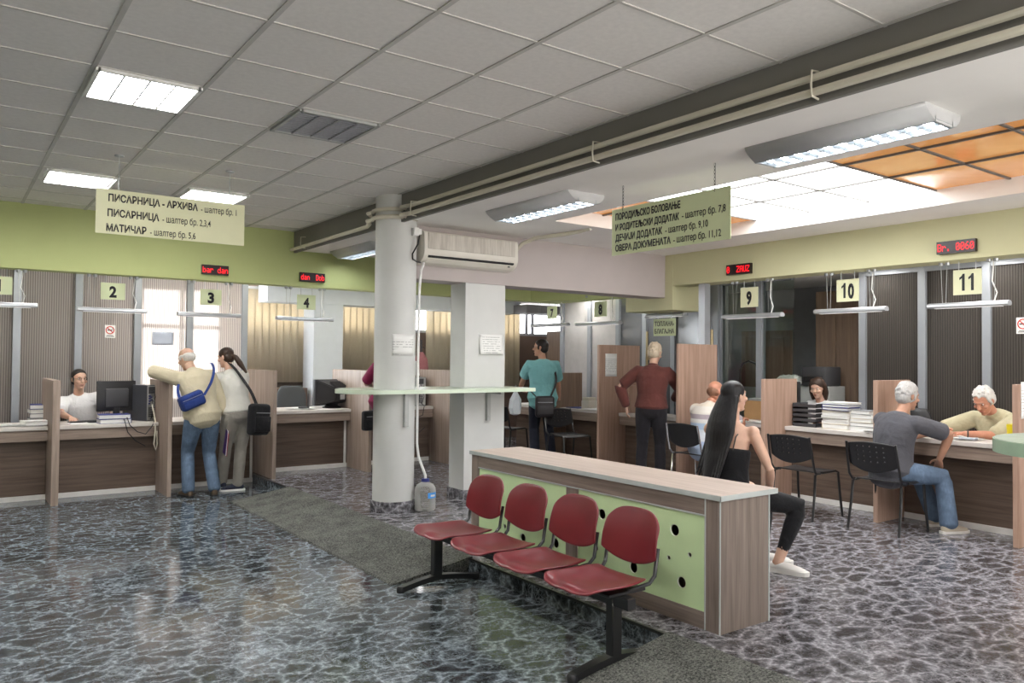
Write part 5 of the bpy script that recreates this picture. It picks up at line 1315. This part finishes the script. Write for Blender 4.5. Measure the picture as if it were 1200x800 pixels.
    for sg in (-1, 1):
        e.ell(hp(sg * .031, .074, .012), (.0135 * hs, .009 * hs, .007 * hs), H, 12, 8); ir.ell(hp(sg * .031, .0815, .012), (.0062 * hs, .004 * hs, .0062 * hs), H, 10, 6)
        br.tube([hp(sg * .014, .088, .031), hp(sg * .032, .086, .036), hp(sg * .05, .074, .03)], [.0022 * hs, .003 * hs, .0016 * hs], 6)
    e.build('eye', m_eye, root); ir.build('iris', m_iris, root); br.build('eyebrow', plain('brow', brow, .8), root)
    lp = MB(); lp.tube([hp(-.024, .088, -.062), hp(-.01, .098, -.058), hp(0, .099, -.06), hp(.01, .098, -.058), hp(.024, .088, -.062)], [.002, .005 * hs, .0048 * hs, .005 * hs, .002], 6); lp.build('lips', m_lip, root)
    # ---- clothes
    P = dict(spine=spine, hp=hp, SH=SH, A=A, L=L, hips=hips, rt=rt, fw=fw, s=s, H=H, hs=hs, hc=hc, axes=axes, root=root, nb=nb, rS=rS)
    if pants:
        mb = MB(); o_ = pants.get('off', .013); torso(mb, o_ - .002, -.09, pants.get('rise', .05), 0)
        mb.ell(hips - V((0, 0, .03)), (.15 * g, .125 * g, .10 * s), F)
        for sg in (-1, 1):
            hj, kn, an, td = L[sg]; w_ = pants.get('w', 1.0); ed = an.lerp(kn, pants.get('crop', -.03)); 
            limb(mb, [hips + rt * sg * .03, hj, hj.lerp(kn, .4), kn, kn.lerp(an, .35), ed], [.10 * s + o_, .094 * s + o_, .082 * s + o_ * w_, .056 * s + o_ * w_, .056 * s + o_ * w_, (.042 * s + o_) * w_])
        link('trousers', fuse(mb, .0095, 4), pants['mat'], root, True, 180)
    if top:
        mb = MB(); o_ = top.get('off', .014); torso(mb, o_, top.get('hem', -.06), top.get('neck', .475), top.get('flare', 0))
        for sg in (-1, 1):
            S_, el, wr, d, nr, cu = A[sg]; sl = top.get('sleeve', .6); k = .9 if female else 1
            if sl > 0:
                if sl <= 1: P_ = [spine(.40 * s), S_, S_.lerp(el, sl)]; r__ = [.07 * s + o_, .06 * s * k + o_, .05 * s * k + o_ * 1.5]
                else: P_ = [spine(.40 * s), S_, S_.lerp(el, .5), el, el.lerp(wr, (sl - 1) * .5), el.lerp(wr, sl - 1)]; r__ = [.07 * s + o_, .06 * s * k + o_, .05 * s * k + o_ * 1.2, .044 * s * k + o_ * 1.3, .04 * s + o_ * 1.2, .03 * s + o_]
                limb(mb, P_, r__)
        if top.get('collar'): limb(mb, [spine(.455 * s), nb.lerp(hc, .12)], [.08 * s, .064 * s])
        link(top.get('name', 'shirt'), fuse(mb, .0088, 4), top['mat'], root, True, 180)
    if shoes:
        for sg in (-1, 1):
            hj, kn, an, td = L[sg]; mb = MB(); z = an.z - .085 * s; sd = V((td.y, -td.x, 0)); q = V((an.x, an.y, z)); o_ = shoes.get('h', 1)
            ringloft(mb, [(q - td * .055 * s + V((0, 0, .042)), sd * .033, V((0, 0, .04 * o_))), (q + V((0, 0, .046)), sd * .038, V((0, 0, .046 * o_))), (q + td * .07 * s + V((0, 0, .038)), sd * .044, V((0, 0, .036))), (q + td * .14 * s + V((0, 0, .03)), sd * .042, V((0, 0, .027))), (q + td * .185 * s + V((0, 0, .024)), sd * .028, V((0, 0, .021)))], 16)
            me = fuse(mb, .008, 2)
            sh_ = link('shoe', me, shoes['mat'], root, True, 180)
            if shoes.get('sole'):
                mb = MB(); pl = [(-.085, .02), (-.07, .035), (0, .036), (.08, .045), (.15, .045), (.19, .034), (.212, .015)]
                pts2 = [q + td * a * s + sd * b for a, b in pl] + [q + td * a * s - sd * b for a, b in reversed(pl)]
                mb.poly3([V((p.x, p.y, z)) for p in pts2], (0, 0, shoes.get('solez', .022))); mb.build('sole', shoes['sole'], sh_, True, 0)
    if hair: link('hair', hair_mesh(hair, P), hair['mat'], root, True, 180)
    if extras: extras(P)
    return P

def hair_mesh(hr, P):
    hp, H, hs = P['hp'], P['H'], P['hs']; st = hr['style']; mb = MB()
    def cut(co, no, clear=True):
        bmesh.ops.bisect_plane(mb.bm, geom=mb.bm.verts[:] + mb.bm.edges[:] + mb.bm.faces[:], plane_co=co, plane_no=no, clear_inner=True)
        ed = [e for e in mb.bm.edges if e.is_boundary]
        if ed: bmesh.ops.holes_fill(mb.bm, edges=ed, sides=0)
    up = hr.get('lift', .0)
    if st in ('short', 'pony', 'long', 'bob'):
        mb.ell(hp(0, -.02, .042 + up), (.0825 * hs, .1 * hs, (.084 + up) * hs), H, 28, 18)
        cut(hp(0, .07, hr.get('line', .068)), H @ V((0, -.86, .5)).normalized() if st != 'short' else H @ V((0, -.72, .69)).normalized())
    if st == 'short':
        bk = MB(); mb2 = mb
        mb2.ell(hp(0, -.05, -.015), (.078 * hs, .062 * hs, .07 * hs), H)
        for sg in (-1, 1): mb2.ell(hp(sg * .074, .012, .0), (.009 * hs, .014 * hs, .035 * hs), H)
    if st == 'ring':
        mb.ell(hp(0, -.045, -.0), (.083 * hs, .072 * hs, .062 * hs), H)
        for sg in (-1, 1): mb.ell(hp(sg * .074, .0, .012), (.011 * hs, .04 * hs, .03 * hs), H)
    if st == 'stubble':
        mb.ell(hp(0, -.036, -.022), (.0785 * hs, .078 * hs, .062 * hs), H)
    if st == 'pony':
        mb.ell(hp(0, -.045, -.01), (.082 * hs, .072 * hs, .075 * hs), H)
        a = hp(0, -.11, -.005); limb(mb, [a, hp(0, -.145, -.03)], [.022, .026]); d = V(hr['tail']); limb(mb, [hp(0, -.14, -.025), hp(0, -.15, -.05) + d * .35, hp(0, -.15, -.06) + d], [.028, .036, .014])
    if st == 'long':
        rtv, fwv = H.col[0], H.col[1]; b = V(hr['fall']); n = 9; rings = []
        for k in range(n + 1):
            q = k / n; c = hp(hr.get('dx', 0) * q, -.035 - .03 * math.sin(PI * min(1, q * 1.6)), .03) + b * q; w_ = (.084 + .05 * math.sin(PI * min(1, q * 1.1)) - .03 * max(0, q - .75) / .25)
            rings.append((c, rtv * w_ * hs, fwv * (.07 - .03 * q) * hs))
        ringloft(mb, rings, 20)
        for k in range(9):
            x = (k / 8 * 2 - 1) * .075; limb(mb, [hp(x, -.06, 0), hp(x * 1.5, -.09, -.1) + b * .25, hp(x * 1.6 + hr.get('dx', 0), -.075, -.02) + b * (.88 + .14 * ((k * 7) % 5) / 5)], [.024, .023, .008], 8)
    if st == 'bob':
        for sg in (-1, 1):
            limb(mb, [hp(sg * .05, -.02, .085), hp(sg * .084, -.022, .02), hp(sg * .092, -.02, -.08), hp(sg * .082, -.005, -.17)], [.03, .027, .028, .014])
        ringloft(mb, [(hp(0, -.045, .02), H.col[0] * .083, H.col[1] * .068), (hp(0, -.055, -.08), H.col[0] * .088, H.col[1] * .06), (hp(0, -.05, -.17), H.col[0] * .08, H.col[1] * .045)], 18)
    if hr.get('curly'):
        rnd = random.Random(3)
        for k in range(150):
            a, z = rnd.uniform(0, 2 * PI), rnd.uniform(-.06, .125); q = math.sqrt(max(.05, 1 - ((z - .03) / .11) ** 2)); y = -.02 + .1 * q * math.sin(a)
            if y > .04 and z < .08: continue
            mb.ell(hp(.079 * q * math.cos(a), y, z), (.0125, .0125, .011), None, 8, 6)
    return fuse(mb, .0065, hr.get('smooth', 2))

def hair_mat(name, col, var=.35):
    t = NT(name); v = t.coords((130, 130, 9)); a = t.noise(v, 1, 3, .6)
    t.base(t.ramp(a.outputs['Fac'], [(.3, tuple(c * (1 - var) for c in col)), (.7, tuple(min(1, c * (1 + var)) for c in col))])); t.p(rough=.36, spec=.3); t.bump(a.outputs['Fac'], .5, .004); return t.m
hm_black = hair_mat('black hair', (.012, .011, .013)); hm_brown = hair_mat('dark brown hair', (.045, .026, .018)); hm_white = hair_mat('white hair', (.62, .60, .57), .15); hm_grey = hair_mat('silver grey hair', (.46, .45, .44), .22); hm_blond = hair_mat('sandy white hair', (.56, .47, .35), .2); hm_dark = hair_mat('near black cropped hair', (.02, .015, .013))
def _jeans(name, col):
    t = NT(name); v = t.coords(); a = t.noise(v, 5, 3, .55, .4); b = t.noise(t.coords((1, 1, .35)), 60, 2)
    t.base(t.ramp(t.math('ADD', t.math('MULTIPLY', a.outputs['Fac'], .75), t.math('MULTIPLY', b.outputs['Fac'], .25)), [(.34, tuple(c * .62 for c in col)), (.55, col), (.72, tuple(min(1, c * 1.55) for c in col))])); t.p(rough=.9, spec=.15); t.bump(a.outputs['Fac'], .55, .035); return t.m
c_jean = _jeans('faded blue denim', (.125, .18, .265)); c_jean2 = _jeans('mid blue denim', (.10, .15, .24)); c_black = cloth('black cloth', (.012, .012, .014), .2, .5); c_char = cloth('charcoal trouser cloth', (.022, .02, .024), .2, .5); c_navy = cloth('black navy cloth', (.02, .022, .035), .2)
c_cream = cloth('cream knit', (.56, .50, .36), .1, .6, 7); c_white = cloth('white jersey', (.78, .78, .79), .05, .5); c_off = cloth('off-white knit', (.60, .59, .54), .06, .5); c_kh = cloth('grey khaki cotton', (.30, .28, .25), .14, .6); c_teal = cloth('turquoise jersey', (.20, .45, .46), .09, .6); c_mar = cloth('dark maroon knit', (.115, .038, .032), .14, .5); c_mag = cloth('magenta jersey', (.20, .015, .06), .14, .5); c_grey = cloth('charcoal grey jersey', (.085, .085, .098), .16, .6); c_beige = cloth('pale olive shirt cotton', (.50, .46, .31), .1, .6)
s_brown = plain('brown shoe leather', (.10, .07, .045), .5); s_black = plain('black shoe leather', (.015, .015, .018), .4); s_navy = plain('navy canvas shoe', (.02, .025, .05), .7); s_beige = plain('beige shoe suede', (.52, .46, .36), .8); s_white = plain('white shoe leather', (.75, .73, .70), .5)
FZ = PF

def shoulder_bag(name, label, c, rot, w_, h_, d_, mat, straps, flap=True, strap_m=None, sw=.03, cat='bag', tilt=0):
    """soft rounded bag with flap, zip and strap; straps = list of point lists in world coordinates"""
    t = thing(name, label, cat, c); m3 = Matrix.Rotation(R(rot), 3, 'Z') @ Matrix.Rotation(R(tilt), 3, 'Y')
    mb = MB(); mb.box(-w_ / 2, w_ / 2, -d_ / 2, d_ / 2, -h_ / 2, h_ / 2, min(w_, h_, d_) * .32, 4)
    for v in mb.bm.verts: v.co = V(c) + m3 @ v.co
    mb.build('bag_body', mat, t, smooth=60)
    if flap:
        mb = MB(); mb.box(-w_ * .44, w_ * .44, -d_ / 2 - .012, -d_ / 2 + .01, -h_ * .38, h_ * .1, .01, 3)
        for v in mb.bm.verts: v.co = V(c) + m3 @ v.co
        mb.build('front_pocket', mat, t, smooth=60)
    mb = MB(); mb.box(-w_ * .4, w_ * .4, -d_ / 2 - .004, -d_ / 2 + .01, h_ * .2, h_ * .225)
    for v in mb.bm.verts: v.co = V(c) + m3 @ v.co
    mb.build('zip', m_alud, t, smooth=0)
    for pts in straps:
        mb = MB(); P_ = [V(p) for p in pts]; o_ = []
        for i in range(len(P_) - 1):
            for k in range(4): o_.append(P_[i].lerp(P_[i + 1], k / 4))
        o_.append(P_[-1])
        for _ in range(3): o_ = [o_[0]] + [(o_[i - 1] + o_[i] * 2 + o_[i + 1]) / 4 for i in range(1, len(o_) - 1)] + [o_[-1]]
        sd = V((0, 0, 1)).cross((P_[-1] - P_[0])); mb.flatbar(o_, sw, .004, sd if sd.length > .01 else (1, 0, 0)); mb.build('strap', strap_m or mat, t, smooth=30)
    return t
# ---- 1 clerk in a white t-shirt, seated behind the number 2 counter
def glasses(P):
    hp, root = P['hp'], P['root']; mb = MB()
    for sg in (-1, 1):
        mb.tube([hp(sg * .032 + .019 * math.cos(2 * PI * k / 14), .094, .012 + .014 * math.sin(2 * PI * k / 14)) for k in range(14)], .0018, 5, True); mb.tube([hp(sg * .05, .092, .014), hp(sg * .078, .0, .012)], .0016, 5)
    mb.tube([hp(-.013, .095, .014), hp(.013, .095, .014)], .0018, 5); mb.build('spectacles', m_black, root)
person('young man with dark cropped hair, glasses and a white t-shirt seated behind a counter', (1.42, 10.95, .62), -88, 1.74, True, lean=10, side=9, head=(-75, 4, 0),
       arms=dict(R=dict(to=(1.21, 10.38, .87), pole=(-1, .6, -.5), dir=(.1, -1, -.12), palm=(0, 0, -1)), L=dict(to=(1.66, 10.5, .87), pole=(1, .4, -.5), dir=(-.2, -1, 0), palm=(0, 0, -1))),
       feet=dict(R=dict(at=(1.30, 10.45, 0)), L=dict(at=(1.52, 10.45, 0))), top=dict(mat=c_white, sleeve=.72, hem=-.06, name='t_shirt'), pants=dict(mat=c_navy), shoes=dict(mat=s_black), hair=dict(style='short', mat=hm_dark, line=.092), brow=(.02, .015, .012), extras=glasses)
office_chair(1.42, 11.05 - .16, m_dgrey, 'dark office chair behind the young man in the white t-shirt', R(0), 1.05)

# ---- 2 elderly man in a cream sweater leaning over the divider
def cream_x(P):
    pass
person('elderly balding man in a cream sweater and jeans leaning on a divider, seen from behind', (2.41, 9.31, .95), 98, 1.74, lean=30, side=-6, head=(118, 26, 0), skin='fair', belly=.05, girth=1.1,
       arms=dict(L=dict(to=(2.08, 9.83, 1.37), pole=(-1, -.1, .35), dir=(.3, 1, -.15), palm=(0, 0, -1), curl=.3), R=dict(to=(2.74, 9.38, .80), pole=(1, -.35, 0), dir=(-.02, .12, -1), palm=(-1, 0, 0), curl=.7)),
       feet=dict(L=dict(at=(2.28, 9.36, 0), toe=105), R=dict(at=(2.55, 9.30, 0), toe=78)), top=dict(mat=c_cream, sleeve=1.97, hem=-.10, off=.024, flare=.04, name='sweater', collar=True), pants=dict(mat=c_jean, w=1.25), shoes=dict(mat=s_brown, sole=m_black), hair=dict(style='ring', mat=hm_white))
shoulder_bag('shoulder_bag', 'small bright blue shoulder bag on the cream sweater man\'s back', (2.26, 9.20, 1.10), 8, .28, .17, .11, cloth('royal blue nylon', (.022, .045, .19), .15, .3), [[(2.38, 9.16, 1.16), (2.47, 9.20, 1.3), (2.53, 9.31, 1.44), (2.54, 9.44, 1.515), (2.54, 9.52, 1.52)], [(2.13, 9.2, 1.13), (2.12, 9.27, 1.22), (2.17, 9.4, 1.30)]], sw=.03, tilt=-22)
t = thing('document_folder', 'white folder with red and purple edge held by the cream sweater man', 'folder', (2.72, 9.42, .62))
MB().box(2.69, 2.70, 9.34, 9.56, .46, .76, .001, rot=Matrix.Rotation(R(14), 3, 'X')).build('sheets', m_paper, t, smooth=0)
MB().box(2.70, 2.704, 9.335, 9.565, .455, .73, rot=Matrix.Rotation(R(14), 3, 'X')).build('red_cover', plain('red card', (.45, .03, .06), .5), t, smooth=0)
MB().box(2.684, 2.689, 9.335, 9.50, .46, .76, rot=Matrix.Rotation(R(14), 3, 'X')).build('purple_cover', plain('purple card', (.09, .04, .22), .5), t, smooth=0)

# ---- 3 woman with a ponytail leaning on the counter
person('woman with a brown ponytail in a white knit top and khaki trousers, seen from behind', (2.83, 9.40, .95), 100, 1.70, lean=24, side=-3, head=(128, 14, 0), female=True, girth=1.02,
       arms=dict(L=dict(to=(2.84, 9.98, .93), pole=(-.5, -.4, -.6), dir=(-.2, 1, 0), palm=(0, 0, -1)), R=dict(to=(3.0, 10.0, .93), pole=(1, -.3, -.3), dir=(-.3, 1, 0), palm=(0, 0, -1))),
       feet=dict(L=dict(at=(2.72, 9.62, 0), toe=100), R=dict(at=(2.88, 9.52, 0), toe=172, pole=(.0, 1, 0))), top=dict(mat=c_off, sleeve=1.9, hem=.0, off=.018, name='knit_top', flare=.05), pants=dict(mat=c_kh, w=1.15, rise=.03, off=.012), shoes=dict(mat=s_navy, sole=m_white), hair=dict(style='pony', mat=hm_brown, tail=(.10, -.06, -.16)))
shoulder_bag('shoulder_bag', 'black nylon shoulder bag hanging at the ponytail woman\'s hip', (3.02, 9.22, .86), 25, .26, .37, .15, c_black, [[(3.0, 9.24, 1.03), (2.93, 9.24, 1.2), (2.81, 9.42, 1.44), (2.76, 9.56, 1.53)]], sw=.055, tilt=4)

# ---- 4 person in magenta behind the round column
def mag_x(P): pass
person('person in a magenta top and jeans mostly hidden behind the round column', (4.68, 9.22, 1.04), 82, 1.68, lean=6, side=5, girth=1.22, head=(60, 10, 0), belly=.06, female=True,
       arms=dict(L=dict(to=(4.68, 9.62, 1.24), pole=(-1, -.4, -.3), dir=(1, .5, .1), palm=(0, 0, -1)), R=dict(to=(5.16, 9.42, 1.25), pole=(.4, -.6, -1), dir=(.25, .1, 1), palm=(-.6, -.6, .2), curl=.6)),
       feet=dict(L=dict(at=(4.72, 9.22, FZ)), R=dict(at=(4.95, 9.25, FZ))), top=dict(mat=c_mag, sleeve=.85, hem=-.10, off=.02, name='top', flare=.1), pants=dict(mat=c_jean2, w=1.2), shoes=dict(mat=s_black), hair=dict(style='bob', mat=hm_brown))
shoulder_bag('handbag', 'black handbag at the hip of the magenta-topped person', (4.42, 9.12, .80), 10, .26, .25, .10, c_black, [[(4.52, 9.14, .92), (4.62, 9.2, 1.2), (4.8, 9.22, 1.5)]], sw=.03)
tag(MB().sheet([[(5.10 + .15 * i, 9.36 + .02 * j, 1.36 + .2 * j + .0 * i) for j in range(2)] for i in range(2)]).build('paper_sheet', m_paper, solid=.001), 'white sheet held up by the magenta-topped person', 'paper')

# ---- 5 man in a turquoise t-shirt leaning at the number 7 counter
def teal_x(P):
    glasses(P)
person('man in a turquoise t-shirt and black trousers with a black shoulder bag', (7.02, 8.9, 1.065), 66, 1.76, lean=5, girth=1.12, head=(128, 2, 0), skin='tan', belly=.04,
       arms=dict(L=dict(to=(6.98, 9.42, 1.12), pole=(-1, -.1, -.4), dir=(1, .25, -.1), palm=(0, 0, -1)), R=dict(to=(7.42, 9.02, .98), pole=(.6, -.8, -.3), dir=(.4, .7, -.2), palm=(0, 0, -1))),
       feet=dict(L=dict(at=(6.93, 8.95, FZ)), R=dict(at=(7.15, 8.85, FZ))), top=dict(mat=c_teal, sleeve=.72, hem=-.13, off=.024, flare=.10, name='t_shirt'), pants=dict(mat=c_navy, w=1.3), shoes=dict(mat=s_black), hair=dict(style='short', mat=hm_dark, line=.075), extras=teal_x)
shoulder_bag('shoulder_bag', 'boxy black shoulder bag at the turquoise shirt man\'s back', (6.90, 8.70, .93), -28, .27, .30, .12, plain('black brown bag leather', (.02, .016, .018), .45), [[(7.0, 8.70, 1.06), (7.12, 8.70, 1.27), (7.13, 8.76, 1.45), (7.06, 8.92, 1.60)], [(6.80, 8.76, 1.06), (6.78, 8.88, 1.15)]], sw=.03)
t = thing('plastic_bag', 'thin white plastic bag hanging by the turquoise shirt man\'s arm', 'bag', (6.62, 9.02, .95))
mb = MB(); mb.lathe([(.03, .80), (.085, .82), (.10, .90), (.085, 1.02), (.045, 1.10), (.02, 1.14)], (6.62, 9.02, 0), 16)
rnd = random.Random(5)
for v in mb.bm.verts: v.co.x += rnd.uniform(-.012, .012); v.co.y = 9.02 + (v.co.y - 9.02) * .6 + rnd.uniform(-.012, .012)
mb.build('bag_body', plain('milky plastic film', (.62, .66, .70), .35), t, smooth=25)
MB().tube([(6.60, 9.02, 1.13), (6.63, 9.06, 1.2), (6.72, 9.15, 1.22), (6.68, 9.06, 1.14)], .006, 6).build('handle', m_white, t)

# ---- 6 man in a maroon sweater at the cash desk
person('sandy-haired man in a maroon sweater and black trousers at the cash desk', (6.98, 6.72, 1.03), 40, 1.68, lean=8, side=2, head=(22, 18, 0), girth=1.1, belly=.05,
       arms=dict(L=dict(to=(6.81, 6.97, 1.03), pole=(-.7, .7, .1), dir=(-.05, -.1, -1), palm=(.6, -.6, 0), curl=.5), R=dict(to=(7.42, 6.75, 1.12), pole=(.2, -1, -.2), dir=(1, .3, 0), palm=(0, 0, -1))),
       feet=dict(L=dict(at=(6.88, 6.8, FZ)), R=dict(at=(7.05, 6.63, FZ))), top=dict(mat=c_mar, sleeve=1.95, hem=-.0, off=.022, name='sweater', flare=.06, collar=True), pants=dict(mat=c_char, w=1.2, rise=.02), shoes=dict(mat=s_black), hair=dict(style='short', mat=hm_blond, line=.08, curly=True, lift=.006))
# ---- 7 man in a striped polo seated at the number 9 counter
person('bald man in a pale striped polo shirt seated at a counter', (7.0, 5.93, .62), 0, 1.66, True, lean=18, head=(-8, 24, 0), skin='ruddy', girth=1.12, belly=.05,
       arms=dict(L=dict(to=(7.5, 6.12, .93), pole=(-.4, 1, -.6), dir=(1, -.3, 0), palm=(0, 0, -1)), R=dict(to=(7.5, 5.78, .93), pole=(-.4, -1, -.6), dir=(1, .3, 0), palm=(0, 0, -1))),
       feet=dict(L=dict(at=(7.28, 6.14, FZ), toe=10), R=dict(at=(7.30, 5.8, FZ), toe=-10)), top=dict(mat=m_striped, sleeve=.8, hem=-.1, off=.022, name='polo_shirt', collar=True), pants=dict(mat=cloth('pale blue cotton', (.42, .46, .60)), crop=.45, w=1.4), shoes=dict(mat=s_brown), hair=dict(style='stubble', mat=hair_mat('cropped sandy brown hair', (.24, .12, .075))))
# ---- 8 long-haired woman seated behind the desk
def lady_x(P):
    root, A, hp = P['root'], P['A'], P['hp']; mb = MB()
    S_, el, wr, d, nr, cu = A[1]; v = (wr - el).normalized(); a = v.cross(V((0, 0, 1))).normalized(); b = v.cross(a)
    for k in range(3): c = wr - v * (.012 + .013 * k); mb.tube([c + (a * math.cos(2 * PI * q / 14) + b * math.sin(2 * PI * q / 14)) * .031 for q in range(14)], .005, 6, True)
    mb.build('bracelet', m_black, root)
    sp_, rS = P['spine'], P['rS']; mb = MB()
    mb.tube([sp_(.30) + rS * .07 - P['fw'] * .115, sp_(.40) + rS * .085 - P['fw'] * .11, sp_(.465) + rS * .095 - P['fw'] * .02, sp_(.44) + rS * .10 + P['fw'] * .08], .005, 6); mb.build('bra_strap', m_black, root)
person('woman with long straight black hair in a black strapless top seated behind the writing desk', (4.66, 3.71, .66), 12, 1.70, True, lean=5, side=1, twist=12, head=(-8, -2, 0), female=True,
       arms=dict(R=dict(to=(4.90, 3.53, .66), pole=(-.1, -.7, -1), dir=(.75, -.1, -.55), palm=(-.2, .3, -1), curl=.5), L=dict(to=(4.98, 3.82, .68), pole=(0, 1, -1), dir=(.6, -.6, -.3), palm=(0, 0, -1))),
       feet=dict(R=dict(at=(4.85, 3.42, FZ), toe=-70, pole=(.55, -.25, 1.2)), L=dict(at=(4.98, 3.64, FZ), toe=-50, pole=(.8, 0, 1.2))), top=dict(mat=c_black, sleeve=0, hem=-.12, neck=.29, off=.011, name='strapless_top'), pants=dict(mat=c_black, w=.75, off=.007, crop=.08, rise=.08), shoes=dict(mat=s_white, sole=s_white, solez=.03, h=.75), hair=dict(style='long', mat=hm_black, fall=(-.17, .045, -.62), dx=-.02, line=.062), brow=(.012, .01, .01), extras=lady_x)
# ---- 9 dark-haired clerk behind the number 10 counter
person('clerk with dark bobbed hair in a white top looking down behind the black letter trays', (8.30, 5.22, .68), 178, 1.64, True, lean=16, head=(190, 22, 0), female=True,
       arms=dict(R=dict(to=(8.02, 5.36, .93), pole=(.3, 1, -.6), dir=(-1, 0, 0), palm=(0, 0, -1)), L=dict(to=(7.95, 5.05, .93), pole=(.3, -1, -.6), dir=(-1, 0, 0), palm=(0, 0, -1))),
       feet=dict(R=dict(at=(7.95, 5.3, FZ)), L=dict(at=(7.95, 5.12, FZ))), top=dict(mat=c_white, sleeve=.7, hem=-.08, name='blouse'), pants=dict(mat=c_navy), shoes=dict(mat=s_black), hair=dict(style='bob', mat=hm_brown, line=.06), brow=(.02, .012, .01))
office_chair(8.46, 5.22, m_dgrey, 'dark office chair of the dark-haired clerk', R(-90), 1.1)
# ---- 10 man in a charcoal t-shirt seated at the number 11 counter
person('silver-haired man in a charcoal t-shirt and jeans seated with a hand on his knee', (6.93, 3.74, .65), -12, 1.70, True, lean=23, side=2, head=(-22, 12, 0), skin='tan', girth=1.14, belly=.06,
       arms=dict(L=dict(to=(7.48, 3.62, .945), pole=(-.5, 1, -.7), dir=(1, -.35, -.05), palm=(0, 0, -1), curl=.3), R=dict(to=(7.22, 3.43, .735), pole=(.55, -.9, .75), dir=(.55, .3, -.55), palm=(-.3, .3, -1), curl=.4)),
       feet=dict(R=dict(at=(7.20, 3.34, FZ), toe=-22, pole=(1, -.15, 1.3)), L=dict(at=(7.42, 3.56, FZ), toe=-25, pole=(1, 0, 1.3))), top=dict(mat=c_grey, sleeve=.8, hem=-.12, off=.02, name='t_shirt'), pants=dict(mat=c_jean, w=1.4), shoes=dict(mat=s_beige, sole=s_white), hair=dict(style='short', mat=hm_grey, line=.09, curly=True, lift=.008), brow=(.25, .24, .23))
# ---- 11 white-haired clerk writing
def watch(P):
    S_, el, wr, d, nr, cu = P['A'][1] if False else P['A'][-1]; v = (wr - el).normalized(); a = v.cross(V((0, 0, 1))).normalized(); b = v.cross(a); mb = MB(); c = wr - v * .03
    mb.tube([c + (a * math.cos(2 * PI * q / 14) + b * math.sin(2 * PI * q / 14)) * .034 for q in range(14)], .006, 6, True); w_ = mb.build('watch_strap', m_black, P['root'])
person('white-haired clerk in a pale olive shirt bent over writing behind a counter', (8.36, 3.34, .68), 176, 1.74, True, lean=40, head=(170, 36, 0), skin='ruddy', girth=1.1,
       arms=dict(R=dict(to=(7.78, 3.60, .955), pole=(.2, 1, -.3), dir=(-1, .1, -.1), palm=(.3, -.6, -.7), curl=.9), L=dict(to=(7.76, 3.46, .94), pole=(.2, -1, -.2), dir=(-.3, 1, 0), palm=(0, 0, -1), curl=.3)),
       feet=dict(R=dict(at=(7.95, 3.4, FZ)), L=dict(at=(7.95, 3.2, FZ))), top=dict(mat=c_beige, sleeve=.95, hem=-.08, off=.022, name='shirt', collar=True), pants=dict(mat=c_char), shoes=dict(mat=s_black), hair=dict(style='short', mat=hm_white, line=.10, lift=.003, curly=True), brow=(.34, .31, .28), extras=watch)
office_chair(8.6, 3.30, m_dgrey, 'dark office chair of the writing white-haired clerk', R(-90), 1.08)
tag(MB().tube([(7.63, 3.60, .915), (7.70, 3.64, 1.01), (7.705, 3.643, 1.02)], [.002, .005, .005], 8).build('pen', m_alu), 'pen in the writing clerk\'s hand', 'pen')
